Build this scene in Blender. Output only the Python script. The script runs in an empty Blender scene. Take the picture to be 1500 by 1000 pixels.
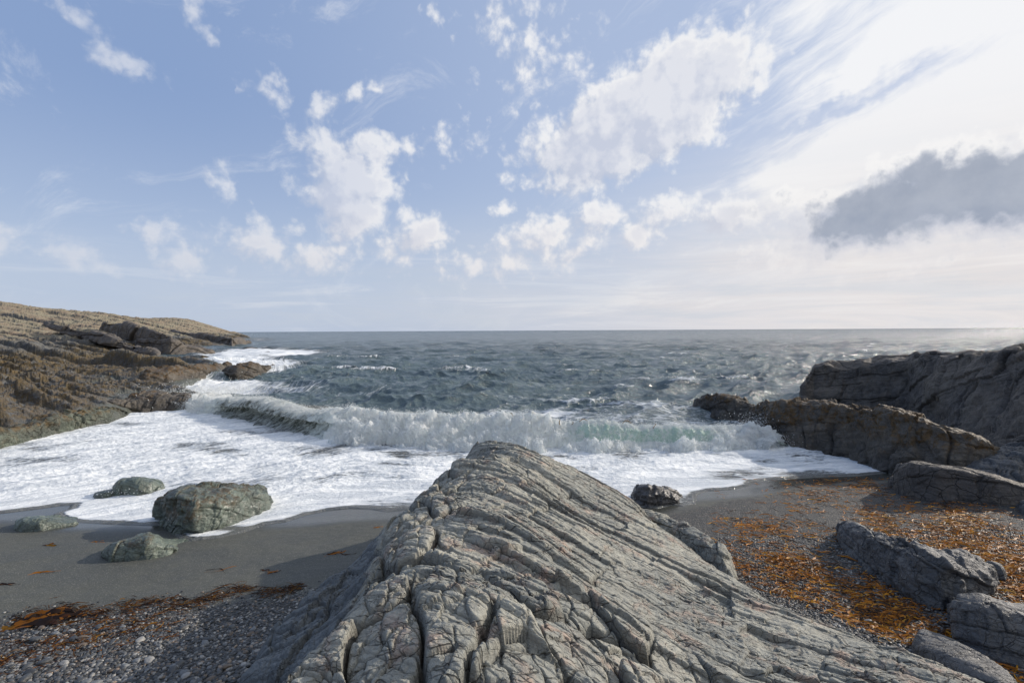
import bpy, math, random
import numpy as np
R = np.random.RandomState
RAD = math.radians
scene = bpy.context.scene
COL = scene.collection

# ------------------------------------------------------------------ survey of the place
H = 4.0          # eye height above the water
F = 708.0        # focal length in photo pixels (17 mm on full frame)
ROLL = 0.0053
def ray(px, py):
    dx, dy = px - 750.0, py - 484.0
    return (dx - ROLL * dy) / F, (dy + ROLL * dx) / F      # x/D , (H-z)/D
def atD(px, py, D):
    a, b = ray(px, py); return np.array([a * D, D, H - b * D])
def atz(px, py, z):
    a, b = ray(px, py); D = (H - z) / b; return np.array([a * D, D, z])

# ------------------------------------------------------------------ noise in numpy
_p = R(7).permutation(4096).astype(np.int64)
def _h(i, j, k=0):
    return _p[(_p[(_p[i & 4095] + j) & 4095] + k) & 4095]
def rnd(i, j=0, k=0):
    return _h(np.asarray(i, dtype=np.int64), np.asarray(j, dtype=np.int64), k) / 4096.0
_ang = R(3).rand(4096) * 2 * np.pi
_gx, _gy = np.cos(_ang), np.sin(_ang)
def n2(x, y, seed=0):
    xi = np.floor(x).astype(np.int64); yi = np.floor(y).astype(np.int64)
    fx, fy = x - xi, y - yi
    u = fx * fx * fx * (fx * (fx * 6 - 15) + 10); v = fy * fy * fy * (fy * (fy * 6 - 15) + 10)
    def g(a, b):
        k = _h(xi + a, yi + b, seed); return _gx[k] * (fx - a) + _gy[k] * (fy - b)
    a = g(0, 0); b = g(1, 0); c = g(0, 1); d = g(1, 1)
    return 1.5 * ((a + u * (b - a)) * (1 - v) + (c + u * (d - c)) * v)
_g3 = R(5).randn(4096, 3); _g3 /= np.linalg.norm(_g3, axis=1)[:, None]
def n3(x, y, z, seed=0):
    xi = np.floor(x).astype(np.int64); yi = np.floor(y).astype(np.int64); zi = np.floor(z).astype(np.int64)
    fx, fy, fz = x - xi, y - yi, z - zi
    u = fx * fx * (3 - 2 * fx); v = fy * fy * (3 - 2 * fy); w = fz * fz * (3 - 2 * fz)
    def g(a, b, c):
        k = _h(xi + a, yi + b, zi + c + seed * 37)
        G = _g3[k]; return G[..., 0] * (fx - a) + G[..., 1] * (fy - b) + G[..., 2] * (fz - c)
    def L(c):
        a0 = g(0, 0, c); a1 = g(1, 0, c); b0 = g(0, 1, c); b1 = g(1, 1, c)
        e = a0 + u * (a1 - a0); f = b0 + u * (b1 - b0); return e + v * (f - e)
    l0 = L(0); l1 = L(1)
    return 1.5 * (l0 + w * (l1 - l0))
def fbm2(x, y, o=4, seed=0, g=0.5):
    s = 0; a = 1.0; f = 1.0
    for k in range(o):
        s = s + a * n2(x * f, y * f, seed + k * 11); a *= g; f *= 2.03
    return s
def fbm3(x, y, z, o=4, seed=0, g=0.5):
    s = 0; a = 1.0; f = 1.0
    for k in range(o):
        s = s + a * n3(x * f, y * f, z * f, seed + k); a *= g; f *= 2.03
    return s
def sm(a, b, x):
    t = np.clip((x - a) / (b - a), 0, 1); return t * t * (3 - 2 * t)
def cells1(a, seed, jit=0.36, row=0):
    """irregular 1-D cells: index, distance to lower and upper border"""
    i = np.floor(a).astype(np.int64)
    J = lambda k: k + (rnd(k, row, seed) - 0.5) * 2 * jit
    lo = J(i); i = np.where(a < lo, i - 1, i)
    hi = J(i + 1); i = np.where(a >= hi, i + 1, i)
    lo = J(i); hi = J(i + 1)
    return i, a - lo, hi - a
def groove(d, w):
    return np.exp(-(d / w) ** 2)
class RBF:
    def __init__(s, pts, val, reg=1e-3, c=0.4):
        s.q = c * c; pts = np.array(pts, float); s.c = pts; n = len(pts)
        A = np.zeros((n + 3, n + 3)); A[:n, :n] = s.k(pts, pts) + reg * np.eye(n)
        A[:n, n] = 1; A[:n, n + 1:] = pts; A[n, :n] = 1; A[n + 1:, :n] = pts.T
        s.w = np.linalg.solve(A, np.concatenate([np.array(val, float), np.zeros(3)]))
    def k(s, a, b):
        r2 = (a[:, None, 0] - b[None, :, 0]) ** 2 + (a[:, None, 1] - b[None, :, 1]) ** 2
        return -np.sqrt(r2 + s.q)
    def __call__(s, x, y):
        sh = x.shape; x = x.ravel(); y = y.ravel()
        o = s.w[-3] + s.w[-2] * x + s.w[-1] * y
        for (cx, cy), w in zip(s.c, s.w[:-3]):
            r2 = (x - cx) ** 2 + (y - cy) ** 2
            o = o - w * np.sqrt(r2 + s.q)
        return o.reshape(sh)

# ------------------------------------------------------------------ mesh + tag helpers
def link_mesh(name, V, Fq, mat=None, attrs=None, smooth=True, base=None, parent=None):
    V = np.asarray(V, dtype=np.float64).reshape(-1, 3)
    if base is not None: V = V - np.asarray(base)
    Fq = np.asarray(Fq, dtype=np.int32); k = Fq.shape[1]
    me = bpy.data.meshes.new(name)
    me.vertices.add(len(V)); me.vertices.foreach_set('co', V.astype(np.float32).ravel())
    me.loops.add(Fq.size); me.loops.foreach_set('vertex_index', Fq.ravel())
    me.polygons.add(len(Fq)); me.polygons.foreach_set('loop_start', np.arange(0, Fq.size, k, dtype=np.int32))
    me.polygons.foreach_set('use_smooth', np.full(len(Fq), smooth, dtype=bool))
    for an, av in (attrs or {}).items():
        av = np.asarray(av, dtype=np.float32)
        if av.ndim == 1:
            at = me.attributes.new(an, 'FLOAT', 'POINT'); at.data.foreach_set('value', av)
        else:
            at = me.attributes.new(an, 'FLOAT_VECTOR', 'POINT'); at.data.foreach_set('vector', av.ravel())
    me.update(calc_edges=True)
    o = bpy.data.objects.new(name, me); COL.objects.link(o)
    if base is not None: o.location = [float(c) for c in base]
    if mat: me.materials.append(mat)
    if parent: o.parent = parent
    return o
def grid_faces(nr, nc, wrap=False):
    r = np.arange(nr - 1)[:, None]; c = np.arange(nc - (0 if wrap else 1))[None, :]
    c2 = (c + 1) % nc
    return np.stack([r * nc + c, r * nc + c2, (r + 1) * nc + c2, (r + 1) * nc + c], -1).reshape(-1, 4)
def grid_normals(P):
    du = np.gradient(P, axis=0); dv = np.gradient(P, axis=1)
    n = np.cross(dv, du); return n / (np.linalg.norm(n, axis=-1, keepdims=True) + 1e-12)
def tag(o, label=None, cat=None, group=None, kind=None):
    if label: o['label'] = label
    if cat: o['category'] = cat
    if group: o['group'] = group
    if kind: o['kind'] = kind
    return o

# ------------------------------------------------------------------ node helper
class NT:
    def __init__(s, tree): s.t = tree; s.t.nodes.clear()
    def n(s, typ, ins=None, **props):
        nd = s.t.nodes.new(typ)
        for k, v in props.items(): setattr(nd, k, v)
        for k, v in (ins or {}).items():
            sk = nd.inputs[k]
            if isinstance(v, bpy.types.NodeSocket): s.t.links.new(v, sk)
            elif isinstance(v, bpy.types.Node): s.t.links.new(v.outputs[0], sk)
            else: sk.default_value = v
        return nd
    def math(s, op, a, b=0.0, c=0.0, clamp=False):
        nd = s.t.nodes.new('ShaderNodeMath'); nd.operation = op; nd.use_clamp = clamp
        for i, v in enumerate((a, b, c)):
            if isinstance(v, bpy.types.Node): v = v.outputs[0]
            if isinstance(v, bpy.types.NodeSocket): s.t.links.new(v, nd.inputs[i])
            else: nd.inputs[i].default_value = v
        return nd.outputs[0]
    def vm(s, op, a, b=(0, 0, 0), scale=None):
        nd = s.t.nodes.new('ShaderNodeVectorMath'); nd.operation = op
        for i, v in enumerate((a, b)):
            if isinstance(v, bpy.types.Node): v = v.outputs[0]
            if isinstance(v, bpy.types.NodeSocket): s.t.links.new(v, nd.inputs[i])
            else: nd.inputs[i].default_value = v
        if scale is not None: nd.inputs['Scale'].default_value = scale
        return nd.outputs['Value'] if op in ('LENGTH', 'DOT_PRODUCT') else nd.outputs[0]
    def ss(s, v, a, b, lo=0.0, hi=1.0):
        nd = s.n('ShaderNodeMapRange', {0: v, 1: a, 2: b, 3: lo, 4: hi}); nd.interpolation_type = 'SMOOTHSTEP'
        return nd.outputs[0]
    def lin(s, v, a, b, lo=0.0, hi=1.0):
        return s.n('ShaderNodeMapRange', {0: v, 1: a, 2: b, 3: lo, 4: hi}).outputs[0]
    def mix(s, f, a, b, blend='MIX'):
        nd = s.t.nodes.new('ShaderNodeMix'); nd.data_type = 'RGBA'; nd.blend_type = blend
        for k, v in ((0, f), (6, a), (7, b)):
            if isinstance(v, bpy.types.Node): v = v.outputs[0]
            if isinstance(v, bpy.types.NodeSocket): s.t.links.new(v, nd.inputs[k])
            else: nd.inputs[k].default_value = v if k == 0 else (tuple(v) + (1,))[:4]
        return nd.outputs[2]
    dim = '3D'
    def noise(s, vec, scale, detail=4, rough=0.5, dist=0.0, out='Fac', **kw):
        kw['noise_dimensions'] = s.dim
        return s.n('ShaderNodeTexNoise', {'Vector': vec, 'Scale': scale, 'Detail': detail, 'Roughness': rough, 'Distortion': dist}, **kw).outputs[out]
    def mapping(s, vec, scale=(1, 1, 1), rot=(0, 0, 0), loc=(0, 0, 0), typ='POINT'):
        return s.n('ShaderNodeMapping', {'Vector': vec, 'Scale': scale, 'Rotation': rot, 'Location': loc}, vector_type=typ).outputs[0]
    def attr(s, name, out='Fac'):
        return s.n('ShaderNodeAttribute', attribute_name=name).outputs[out]
def new_mat(name):
    m = bpy.data.materials.new(name); m.use_nodes = True; return m, NT(m.node_tree)

# ------------------------------------------------------------------ materials
def rock_material(name, c1, c2, c3, dark, scale=1.0, rough=0.75, weed=None, wet=0.0, bed=(0.25, 0.35, 0.9), bump=1.0, warm=0.3, flank=False):
    m, t = new_mat(name)
    pos = t.n('ShaderNodeNewGeometry').outputs['Position']
    nA = t.noise(pos, 0.9 * scale, 6, 0.6, 0.3)
    nB = t.noise(pos, 3.3 * scale, 7, 0.65, 0.4)
    nC = t.noise(pos, 14 * scale, 6, 0.7)
    nD = t.noise(pos, 60 * scale, 4, 0.7)
    col = t.mix(t.ss(nA, 0.4, 0.62), c1, c2)
    col = t.mix(t.math('MULTIPLY', t.ss(nB, 0.52, 0.7), warm * 2.0, clamp=True), col, c3)
    # thin bedding bands (colour of the beds)
    bd = t.vm('DOT_PRODUCT', t.vm('ADD', pos, t.vm('SCALE', t.noise(pos, 1.1, 3, out='Color'), scale=0.22)), bed)
    bn = t.noise(t.n('ShaderNodeCombineXYZ', {0: bd, 1: 0.0, 2: 0.0}), 22 * scale, 4, 0.7)
    col = t.mix(t.ss(bn, 0.35, 0.7, 0.35, 0.0), col, dark)
    wp = t.vm('ADD', pos, t.vm('SCALE', t.noise(pos, 2.2 * scale, 4, 0.6, out='Color'), scale=0.15 / scale))
    ck = None
    for (rz, sx, sy, sc_, wd) in ((27.5, 0.5, 2.2, 3.2, 0.035), (27.5, 0.8, 1.6, 9.0, 0.04)):
        mp = t.mapping(wp, (sx * sc_ * scale, sy * sc_ * scale, 1.6 * sc_ * scale), (0, 0, RAD(rz)))
        vd = t.n('ShaderNodeTexVoronoi', {'Vector': mp, 'Scale': 1.0}, feature='DISTANCE_TO_EDGE').outputs[0]
        c_ = t.math('MULTIPLY', t.ss(vd, 0.0, wd, 1.0, 0.0), t.ss(nA if sc_ < 5 else nB, 0.42, 0.56))
        ck = c_ if ck is None else t.math('MAXIMUM', ck, t.math('MULTIPLY', c_, 0.7))
    col = t.mix(t.math('MULTIPLY', ck, 0.8), col, dark)
    mod = t.math('MULTIPLY', t.lin(nC, 0.25, 0.75, 0.72, 1.25), t.lin(nD, 0.3, 0.7, 0.85, 1.13))
    col = t.mix(1.0, col, t.n('ShaderNodeCombineColor', {0: mod, 1: mod, 2: mod}), 'MULTIPLY')
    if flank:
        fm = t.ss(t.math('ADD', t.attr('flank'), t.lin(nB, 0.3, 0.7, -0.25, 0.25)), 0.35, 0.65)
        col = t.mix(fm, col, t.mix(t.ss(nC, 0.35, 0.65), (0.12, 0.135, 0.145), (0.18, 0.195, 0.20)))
    cv = t.attr('crack')                                    # dirt and lichen lodged in the joints
    col = t.mix(t.math('MULTIPLY', cv, 0.75, clamp=True), col, dark)
    rg = t.lin(nC, 0.3, 0.7, rough - 0.12, rough + 0.12)
    if weed:
        z = t.n('ShaderNodeSeparateXYZ', {0: pos}).outputs[2]
        wz = t.math('ADD', z, t.lin(nA, 0.3, 0.7, -weed[4], weed[4]))
        wm = t.math('MULTIPLY', t.ss(wz, weed[0], weed[1]), t.ss(wz, weed[2], weed[3], 1.0, 0.0))
        wn = t.noise(pos, 5.0 * scale, 8, 0.72, 0.6)
        wf = t.math('MULTIPLY', wm, t.ss(wn, 0.44, 0.56))
        wc = t.mix(t.ss(nC, 0.35, 0.65), weed[5], weed[6])
        col = t.mix(wf, col, wc)
    b = t.math('ADD', t.math('MULTIPLY', nB, 0.5), t.math('ADD', t.math('MULTIPLY', nC, 0.16), t.math('MULTIPLY', nD, 0.035)))
    b = t.math('SUBTRACT', t.math('ADD', b, t.math('MULTIPLY', bn, 0.10)), t.math('MULTIPLY', ck, 0.12))
    bm = t.n('ShaderNodeBump', {'Strength': 0.9, 'Distance': 0.16 * bump / scale, 'Height': b})
    p = t.n('ShaderNodeBsdfPrincipled', {'Base Color': col, 'Roughness': rg, 'Normal': bm.outputs[0]})
    if wet > 0:
        p.inputs['Coat Weight'].default_value = wet * .6; p.inputs['Coat Roughness'].default_value = 0.3
    t.n('ShaderNodeOutputMaterial', {0: p})
    return m

WEED = (0.25, 0.11, 0.02), (0.09, 0.045, 0.012)
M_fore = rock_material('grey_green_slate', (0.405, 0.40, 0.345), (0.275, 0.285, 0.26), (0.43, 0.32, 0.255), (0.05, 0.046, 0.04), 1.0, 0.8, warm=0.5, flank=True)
M_cliff = rock_material('dark_cliff_rock', (0.15, 0.128, 0.105), (0.10, 0.09, 0.083), (0.20, 0.16, 0.115), (0.03, 0.028, 0.026), 0.7, 0.7, warm=0.35)
M_ridge = rock_material('weedy_ridge_rock', (0.12, 0.105, 0.085), (0.075, 0.068, 0.06), (0.17, 0.13, 0.085), (0.02, 0.018, 0.016), 0.8, 0.68, (0.6, 0.95, 3.0, 3.5, 0.35, (0.12, 0.065, 0.018), (0.05, 0.032, 0.012)), wet=0.0)
M_block = rock_material('blue_grey_rock', (0.14, 0.145, 0.15), (0.095, 0.10, 0.105), (0.17, 0.155, 0.14), (0.03, 0.03, 0.032), 1.2, 0.6, warm=0.2)
M_green = rock_material('wet_green_rock', (0.14, 0.175, 0.145), (0.09, 0.115, 0.10), (0.19, 0.195, 0.14), (0.03, 0.035, 0.028), 1.6, 0.45, (0.3, 0.55, 0.72, 0.95, 0.2, (0.085, 0.06, 0.025), (0.05, 0.042, 0.022)), wet=0.4, warm=0.2)
M_shelf = rock_material('weedy_green_shelf', (0.13, 0.155, 0.12), (0.075, 0.085, 0.07), (0.16, 0.14, 0.09), (0.025, 0.025, 0.02), 0.6, 0.6, (0.35, 0.6, 3.0, 3.5, 0.25, (0.12, 0.075, 0.024), (0.05, 0.036, 0.015)), warm=0.3)
M_small = rock_material('wet_dark_rock', (0.085, 0.085, 0.088), (0.06, 0.06, 0.064), (0.12, 0.11, 0.10), (0.02, 0.02, 0.02), 1.5, 0.35, wet=0.5, warm=0.2)

def headland_material():
    m, t = new_mat('headland_rock_and_turf')
    g = t.n('ShaderNodeNewGeometry'); pos = g.outputs['Position']; nz = t.n('ShaderNodeSeparateXYZ', {0: g.outputs['Normal']}).outputs[2]
    s = t.n('ShaderNodeSeparateXYZ', {0: pos}); z = s.outputs[2]
    nA = t.noise(pos, 0.12, 7, 0.62, 0.3); nB = t.noise(pos, 0.7, 8, 0.68, 0.3); nC = t.noise(pos, 3.5, 7, 0.7); nD = t.noise(pos, 14, 5, 0.7)
    rock = t.mix(t.ss(nB, 0.4, 0.62), (0.135, 0.135, 0.125), (0.085, 0.085, 0.082))
    rock = t.mix(t.ss(nC, 0.55, 0.75), rock, (0.19, 0.16, 0.115))
    turf = t.mix(t.ss(nA, 0.4, 0.6), (0.32, 0.275, 0.185), (0.29, 0.205, 0.135))
    turf = t.mix(t.ss(nC, 0.42, 0.7), turf, (0.19, 0.175, 0.11))
    tz = t.math('ADD', z, t.lin(nB, 0.3, 0.7, -1.2, 1.2))
    far = t.ss(s.outputs[1], 24.0, 70.0, 1.0, 0.0)
    tf = t.math('MULTIPLY', t.ss(t.math('SUBTRACT', tz, t.math('MULTIPLY', far, 1.2)), 2.2, 3.6), t.ss(nz, 0.80, 0.93))
    col = t.mix(t.math('MULTIPLY', tf, t.ss(nC, 0.3, 0.5)), rock, turf)
    wz = t.math('ADD', z, t.lin(nA, 0.3, 0.7, -0.5, 0.5))
    wn = t.noise(pos, 1.9, 9, 0.75, 0.7)
    wf = t.math('MULTIPLY', t.math('MULTIPLY', t.ss(wz, 0.3, 0.8), t.ss(wz, 1.7, 2.6, 1.0, 0.0)), t.ss(wn, 0.38, 0.5))
    weed = t.mix(t.ss(nD, 0.38, 0.64), (0.16, 0.105, 0.032), (0.06, 0.047, 0.02))
    weed = t.mix(t.ss(nC, 0.55, 0.7), weed, (0.18, 0.10, 0.02))
    col = t.mix(wf, col, weed)
    gf = t.math('MULTIPLY', t.ss(wz, 0.35, 0.75, 1.0, 0.0), t.ss(nC, 0.3, 0.6, 1.0, 0.35))
    col = t.mix(gf, col, t.mix(t.ss(nD, 0.4, 0.6), (0.115, 0.14, 0.105), (0.06, 0.072, 0.052)))
    mod = t.math('MULTIPLY', t.lin(nC, 0.3, 0.7, 0.75, 1.2), t.lin(nD, 0.3, 0.7, 0.8, 1.18))
    col = t.mix(1.0, col, t.n('ShaderNodeCombineColor', {0: mod, 1: mod, 2: mod}), 'MULTIPLY')
    col = t.mix(t.math('MULTIPLY', t.attr('crack'), 0.7, clamp=True), col, (0.03, 0.028, 0.025))
    b = t.math('ADD', t.math('MULTIPLY', nB, 0.8), t.math('ADD', t.math('MULTIPLY', nC, 0.3), t.math('MULTIPLY', nD, 0.1)))
    bm = t.n('ShaderNodeBump', {'Strength': 0.9, 'Distance': 0.5, 'Height': b})
    p = t.n('ShaderNodeBsdfPrincipled', {'Base Color': col, 'Roughness': t.ss(wz, 0.6, 2.2, 0.45, 0.85), 'Normal': bm.outputs[0]})
    t.n('ShaderNodeOutputMaterial', {0: p}); return m
M_head = headland_material()

def sand_material():
    m, t = new_mat('dark_sand_and_gravel')
    pos = t.n('ShaderNodeNewGeometry').outputs['Position']
    wet = t.attr('wet'); grav = t.attr('gravel')
    nA = t.noise(pos, 0.8, 5, 0.6); nF = t.noise(pos, 55, 4, 0.8); nM = t.noise(pos, 6, 5, 0.6)
    vo = t.n('ShaderNodeTexVoronoi', {'Vector': pos, 'Scale': 48.0, 'Randomness': 1.0})
    vc = t.n('ShaderNodeSeparateColor', {0: vo.outputs['Color']})
    vo2 = t.n('ShaderNodeTexVoronoi', {'Vector': pos, 'Scale': 120.0})
    v2 = t.n('ShaderNodeSeparateColor', {0: vo2.outputs['Color']})
    sand = t.mix(t.ss(nA, 0.35, 0.65), (0.072, 0.074, 0.060), (0.058, 0.062, 0.055))
    sand = t.mix(t.ss(v2.outputs[0], 0.86, 0.98, 0.0, 0.6), sand, (0.26, 0.25, 0.22))
    sand = t.mix(t.ss(v2.outputs[1], 0.75, 0.95, 0.0, 0.6), sand, (0.03, 0.03, 0.03))
    gr = t.mix(vc.outputs[0], (0.022, 0.025, 0.028), (0.10, 0.103, 0.105))
    gr = t.mix(t.ss(vc.outputs[1], 0.85, 0.97), gr, (0.27, 0.24, 0.19))
    gr = t.mix(t.ss(vo.outputs['Distance'], 0.3, 0.65, 0.0, 0.8), gr, (0.012, 0.012, 0.012))
    gm = t.ss(t.math('ADD', grav, t.lin(nM, 0.3, 0.7, -0.35, 0.35)), 0.3, 0.75)
    col = t.mix(gm, sand, gr)
    col = t.mix(t.math('MULTIPLY', wet, 0.5), col, (0.022, 0.023, 0.023))
    h = t.math('ADD', t.math('MULTIPLY', t.math('SUBTRACT', 1.0, vo.outputs['Distance']), t.lin(gm, 0, 1, 0.12, 0.9)), t.math('MULTIPLY', nF, 0.15))
    bm = t.n('ShaderNodeBump', {'Strength': t.math('SUBTRACT', 1.0, t.math('MULTIPLY', wet, 0.9)), 'Distance': 0.016, 'Height': h})
    p = t.n('ShaderNodeBsdfPrincipled', {'Base Color': col, 'Roughness': t.lin(wet, 0, 1, 0.72, 0.17), 'Normal': bm.outputs[0]})
    t.n('ShaderNodeOutputMaterial', {0: p}); return m
M_sand = sand_material()

def foam_shader(t, pos, flow, foam, deep, lace_scale=1.0):
    """returns colour, roughness, foam factor, height"""
    na = t.noise(flow, 0.55, 6, 0.65, 0.5)
    nb = t.noise(flow, 2.6, 7, 0.7, 0.8)
    nc = t.noise(pos, 11, 5, 0.7, 0.5)
    wv = t.vm('ADD', flow, t.vm('SCALE', t.noise(flow, 1.7, 4, out='Color'), scale=0.9))
    vo = t.n('ShaderNodeTexVoronoi', {'Vector': wv, 'Scale': 2.2 * lace_scale}, feature='DISTANCE_TO_EDGE').outputs[0]
    vo2 = t.n('ShaderNodeTexVoronoi', {'Vector': wv, 'Scale': 6.5 * lace_scale}, feature='DISTANCE_TO_EDGE').outputs[0]
    lace = t.math('ADD', t.math('MULTIPLY', t.ss(vo, 0.0, 0.16, 1.0, 0.0), 0.55), t.math('MULTIPLY', t.ss(vo2, 0.0, 0.2, 1.0, 0.0), 0.35))
    v = t.math('ADD', t.math('MULTIPLY', na, 0.9), t.math('MULTIPLY', nb, 0.9))
    v = t.math('ADD', v, t.math('MULTIPLY', lace, 0.32))
    v = t.math('ADD', v, t.math('MULTIPLY', nc, 0.35))          # mean ~1.2
    v = t.math('ADD', v, t.math('MULTIPLY', t.math('SUBTRACT', foam, 0.5), 1.5))
    f = t.ss(v, 1.12, 1.5)
    f = t.math('MULTIPLY', f, t.ss(foam, 0.0, 0.12))
    hgt = t.math('ADD', t.math('MULTIPLY', f, 0.6), t.math('ADD', t.math('MULTIPLY', nb, 0.5), t.math('MULTIPLY', nc, 0.3)))
    fc = t.mix(t.ss(v, 1.2, 1.85), (0.46, 0.50, 0.54), (0.87, 0.89, 0.89))
    fl2 = t.ss(t.noise(flow, 1.3, 7, 0.7, 1.0), 0.42, 0.60)
    fc = t.mix(t.math('MULTIPLY', fl2, 0.75), fc, (0.50, 0.545, 0.59))
    return f, fc, hgt

def sea_material():
    m, t = new_mat('sea_water_and_foam')
    g = t.n('ShaderNodeNewGeometry'); pos = g.outputs['Position']
    flow = t.attr('flow', 'Vector'); foam = t.attr('foam'); shal = t.attr('shallow')
    f, fc, hgt = foam_shader(t, pos, flow, foam, None)
    # body colour of the water: deep teal, sandy grey where it is a thin sheet
    nA = t.noise(pos, 0.05, 4, 0.6)
    deep = t.mix(t.ss(nA, 0.35, 0.65), (0.085, 0.122, 0.140), (0.105, 0.145, 0.155))
    sh = t.mix(t.noise(pos, 1.2, 4), (0.10, 0.108, 0.108), (0.15, 0.155, 0.15))
    base = t.mix(shal, deep, sh)
    col = t.mix(f, base, fc)
    rp = t.attr('ripple')
    w1 = t.noise(t.mapping(pos, (1.0, 1.7, 1.0)), 1.3, 6, 0.62, 0.4)
    w2 = t.noise(t.mapping(pos, (0.25, 0.5, 1.0)), 1.0, 7, 0.7, 0.3)
    fc1 = t.noise(t.mapping(pos, (0.22, 0.42, 1.0)), 1.0, 5, 0.7, 0.2, out='Color'); fc2 = t.noise(t.mapping(pos, (0.9, 1.6, 1.0)), 1.0, 4, 0.7, 0.2, out='Color')
    fcv = t.vm('ADD', t.vm('SCALE', t.vm('SUBTRACT', fc1, (0.5, 0.5, 0.5)), scale=1.5), t.vm('SCALE', t.vm('SUBTRACT', fc2, (0.5, 0.5, 0.5)), scale=1.1))
    fcv = t.vm('ADD', t.vm('MULTIPLY', fcv, (1.0, 1.0, 0.0)), (0.0, -0.16, 0.0))
    kk = t.math('MULTIPLY', t.lin(rp, 0, 1, 0.45, 1.45), t.math('SUBTRACT', 1.0, f))
    nrm = t.vm('NORMALIZE', t.n('ShaderNodeVectorMath', {0: fcv, 1: t.n('ShaderNodeCombineXYZ', {0: kk, 1: kk, 2: 0.0}), 2: g.outputs['Normal']}, operation='MULTIPLY_ADD').outputs[0])
    hw = t.math('ADD', t.math('MULTIPLY', w1, t.lin(rp, 0, 1, 0.30, 0.12)), t.math('MULTIPLY', w2, t.math('MULTIPLY', rp, 1.5)))
    hh = t.math('ADD', t.math('MULTIPLY', hw, t.math('SUBTRACT', 1.0, f)), t.math('MULTIPLY', hgt, 0.16))
    bm = t.n('ShaderNodeBump', {'Strength': 1.0, 'Distance': 0.8, 'Height': hh, 'Normal': nrm})
    p = t.n('ShaderNodeBsdfPrincipled', {'Base Color': col, 'Roughness': t.lin(f, 0, 1, 0.13, 0.8), 'IOR': 1.34, 'Normal': bm.outputs[0]})
    t.n('ShaderNodeOutputMaterial', {0: p}); return m
M_sea = sea_material()

def wave_material():
    m, t = new_mat('breaking_wave_water')
    g = t.n('ShaderNodeNewGeometry'); pos = g.outputs['Position']
    uv = t.attr('flow', 'Vector'); foam = t.attr('foam'); thin = t.attr('thin')
    st = t.noise(t.mapping(uv, (5.0, 0.8, 1.0)), 1.0, 6, 0.65, 0.6)
    st2 = t.noise(t.mapping(uv, (16.0, 1.6, 1.0)), 1.0, 6, 0.7, 0.5)
    lump = t.noise(pos, 3.2, 7, 0.68, 0.5)
    v = t.math('ADD', t.math('MULTIPLY', st, 0.7), t.math('ADD', t.math('MULTIPLY', st2, 0.5), t.math('MULTIPLY', lump, 0.5)))  # ~0.85
    v = t.math('ADD', v, t.math('MULTIPLY', t.math('SUBTRACT', foam, 0.5), 0.9))
    f = t.ss(v, 0.68, 0.96)
    water = t.mix(thin, (0.10, 0.105, 0.085), (0.46, 0.62, 0.54))
    col = t.mix(f, water, t.mix(t.ss(v, 0.9, 1.35), (0.74, 0.80, 0.80), (0.96, 0.965, 0.965)))
    h = t.math('ADD', t.math('MULTIPLY', v, 0.5), t.math('MULTIPLY', t.noise(pos, 12, 5, 0.7), 0.35))
    bm = t.n('ShaderNodeBump', {'Strength': 0.8, 'Distance': 0.16, 'Height': h})
    p = t.n('ShaderNodeBsdfPrincipled', {'Base Color': col, 'Roughness': t.lin(f, 0, 1, 0.16, 0.8), 'IOR': 1.34, 'Normal': bm.outputs[0]})
    tr = t.n('ShaderNodeBsdfTranslucent', {'Color': t.mix(f, t.mix(thin, (0.09, 0.12, 0.09), (0.55, 0.68, 0.62)), (0.92, 0.96, 0.96)), 'Normal': bm.outputs[0]})
    mx = t.n('ShaderNodeMixShader', {0: t.math('ADD', t.math('MULTIPLY', f, 0.35), 0.30), 1: p.outputs[0], 2: tr.outputs[0]})
    t.n('ShaderNodeOutputMaterial', {0: mx}); return m
M_wave = wave_material()
def simple(name, c, rough=0.6, trans=None, attr=None, spec=0.5):
    m, t = new_mat(name)
    col = c
    if attr:
        col = t.attr(attr, 'Vector')
    p = t.n('ShaderNodeBsdfPrincipled', {'Roughness': rough, 'Specular IOR Level': spec})
    if attr: t.t.links.new(col, p.inputs['Base Color'])
    else: p.inputs['Base Color'].default_value = tuple(c) + (1,)
    out = p
    if trans:
        tr = t.n('ShaderNodeBsdfTranslucent')
        if attr: t.t.links.new(col, tr.inputs[0])
        else: tr.inputs[0].default_value = tuple(c) + (1,)
        out = t.n('ShaderNodeMixShader', {0: trans, 1: p.outputs[0], 2: tr.outputs[0]})
    t.n('ShaderNodeOutputMaterial', {0: out}); return m
M_spray = simple('white_spray', (0.9, 0.92, 0.92), 0.7, trans=0.45)
M_kelp = simple('wet_kelp', None, 0.5, trans=0.4, attr='tint', spec=0.25)
def pebble_material():
    m, t = new_mat('beach_pebble')
    pos = t.n('ShaderNodeNewGeometry').outputs['Position']
    c = t.attr('tint', 'Vector')
    n = t.noise(pos, 60, 5, 0.7)
    md = t.lin(n, 0.3, 0.7, 0.75, 1.2)
    col = t.mix(1.0, c, t.n('ShaderNodeCombineColor', {0: md, 1: md, 2: md}), 'MULTIPLY')
    bm = t.n('ShaderNodeBump', {'Strength': 0.3, 'Distance': 0.01, 'Height': n})
    p = t.n('ShaderNodeBsdfPrincipled', {'Base Color': col, 'Roughness': 0.5, 'Normal': bm.outputs[0]})
    t.n('ShaderNodeOutputMaterial', {0: p}); return m
M_peb = pebble_material()

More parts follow.
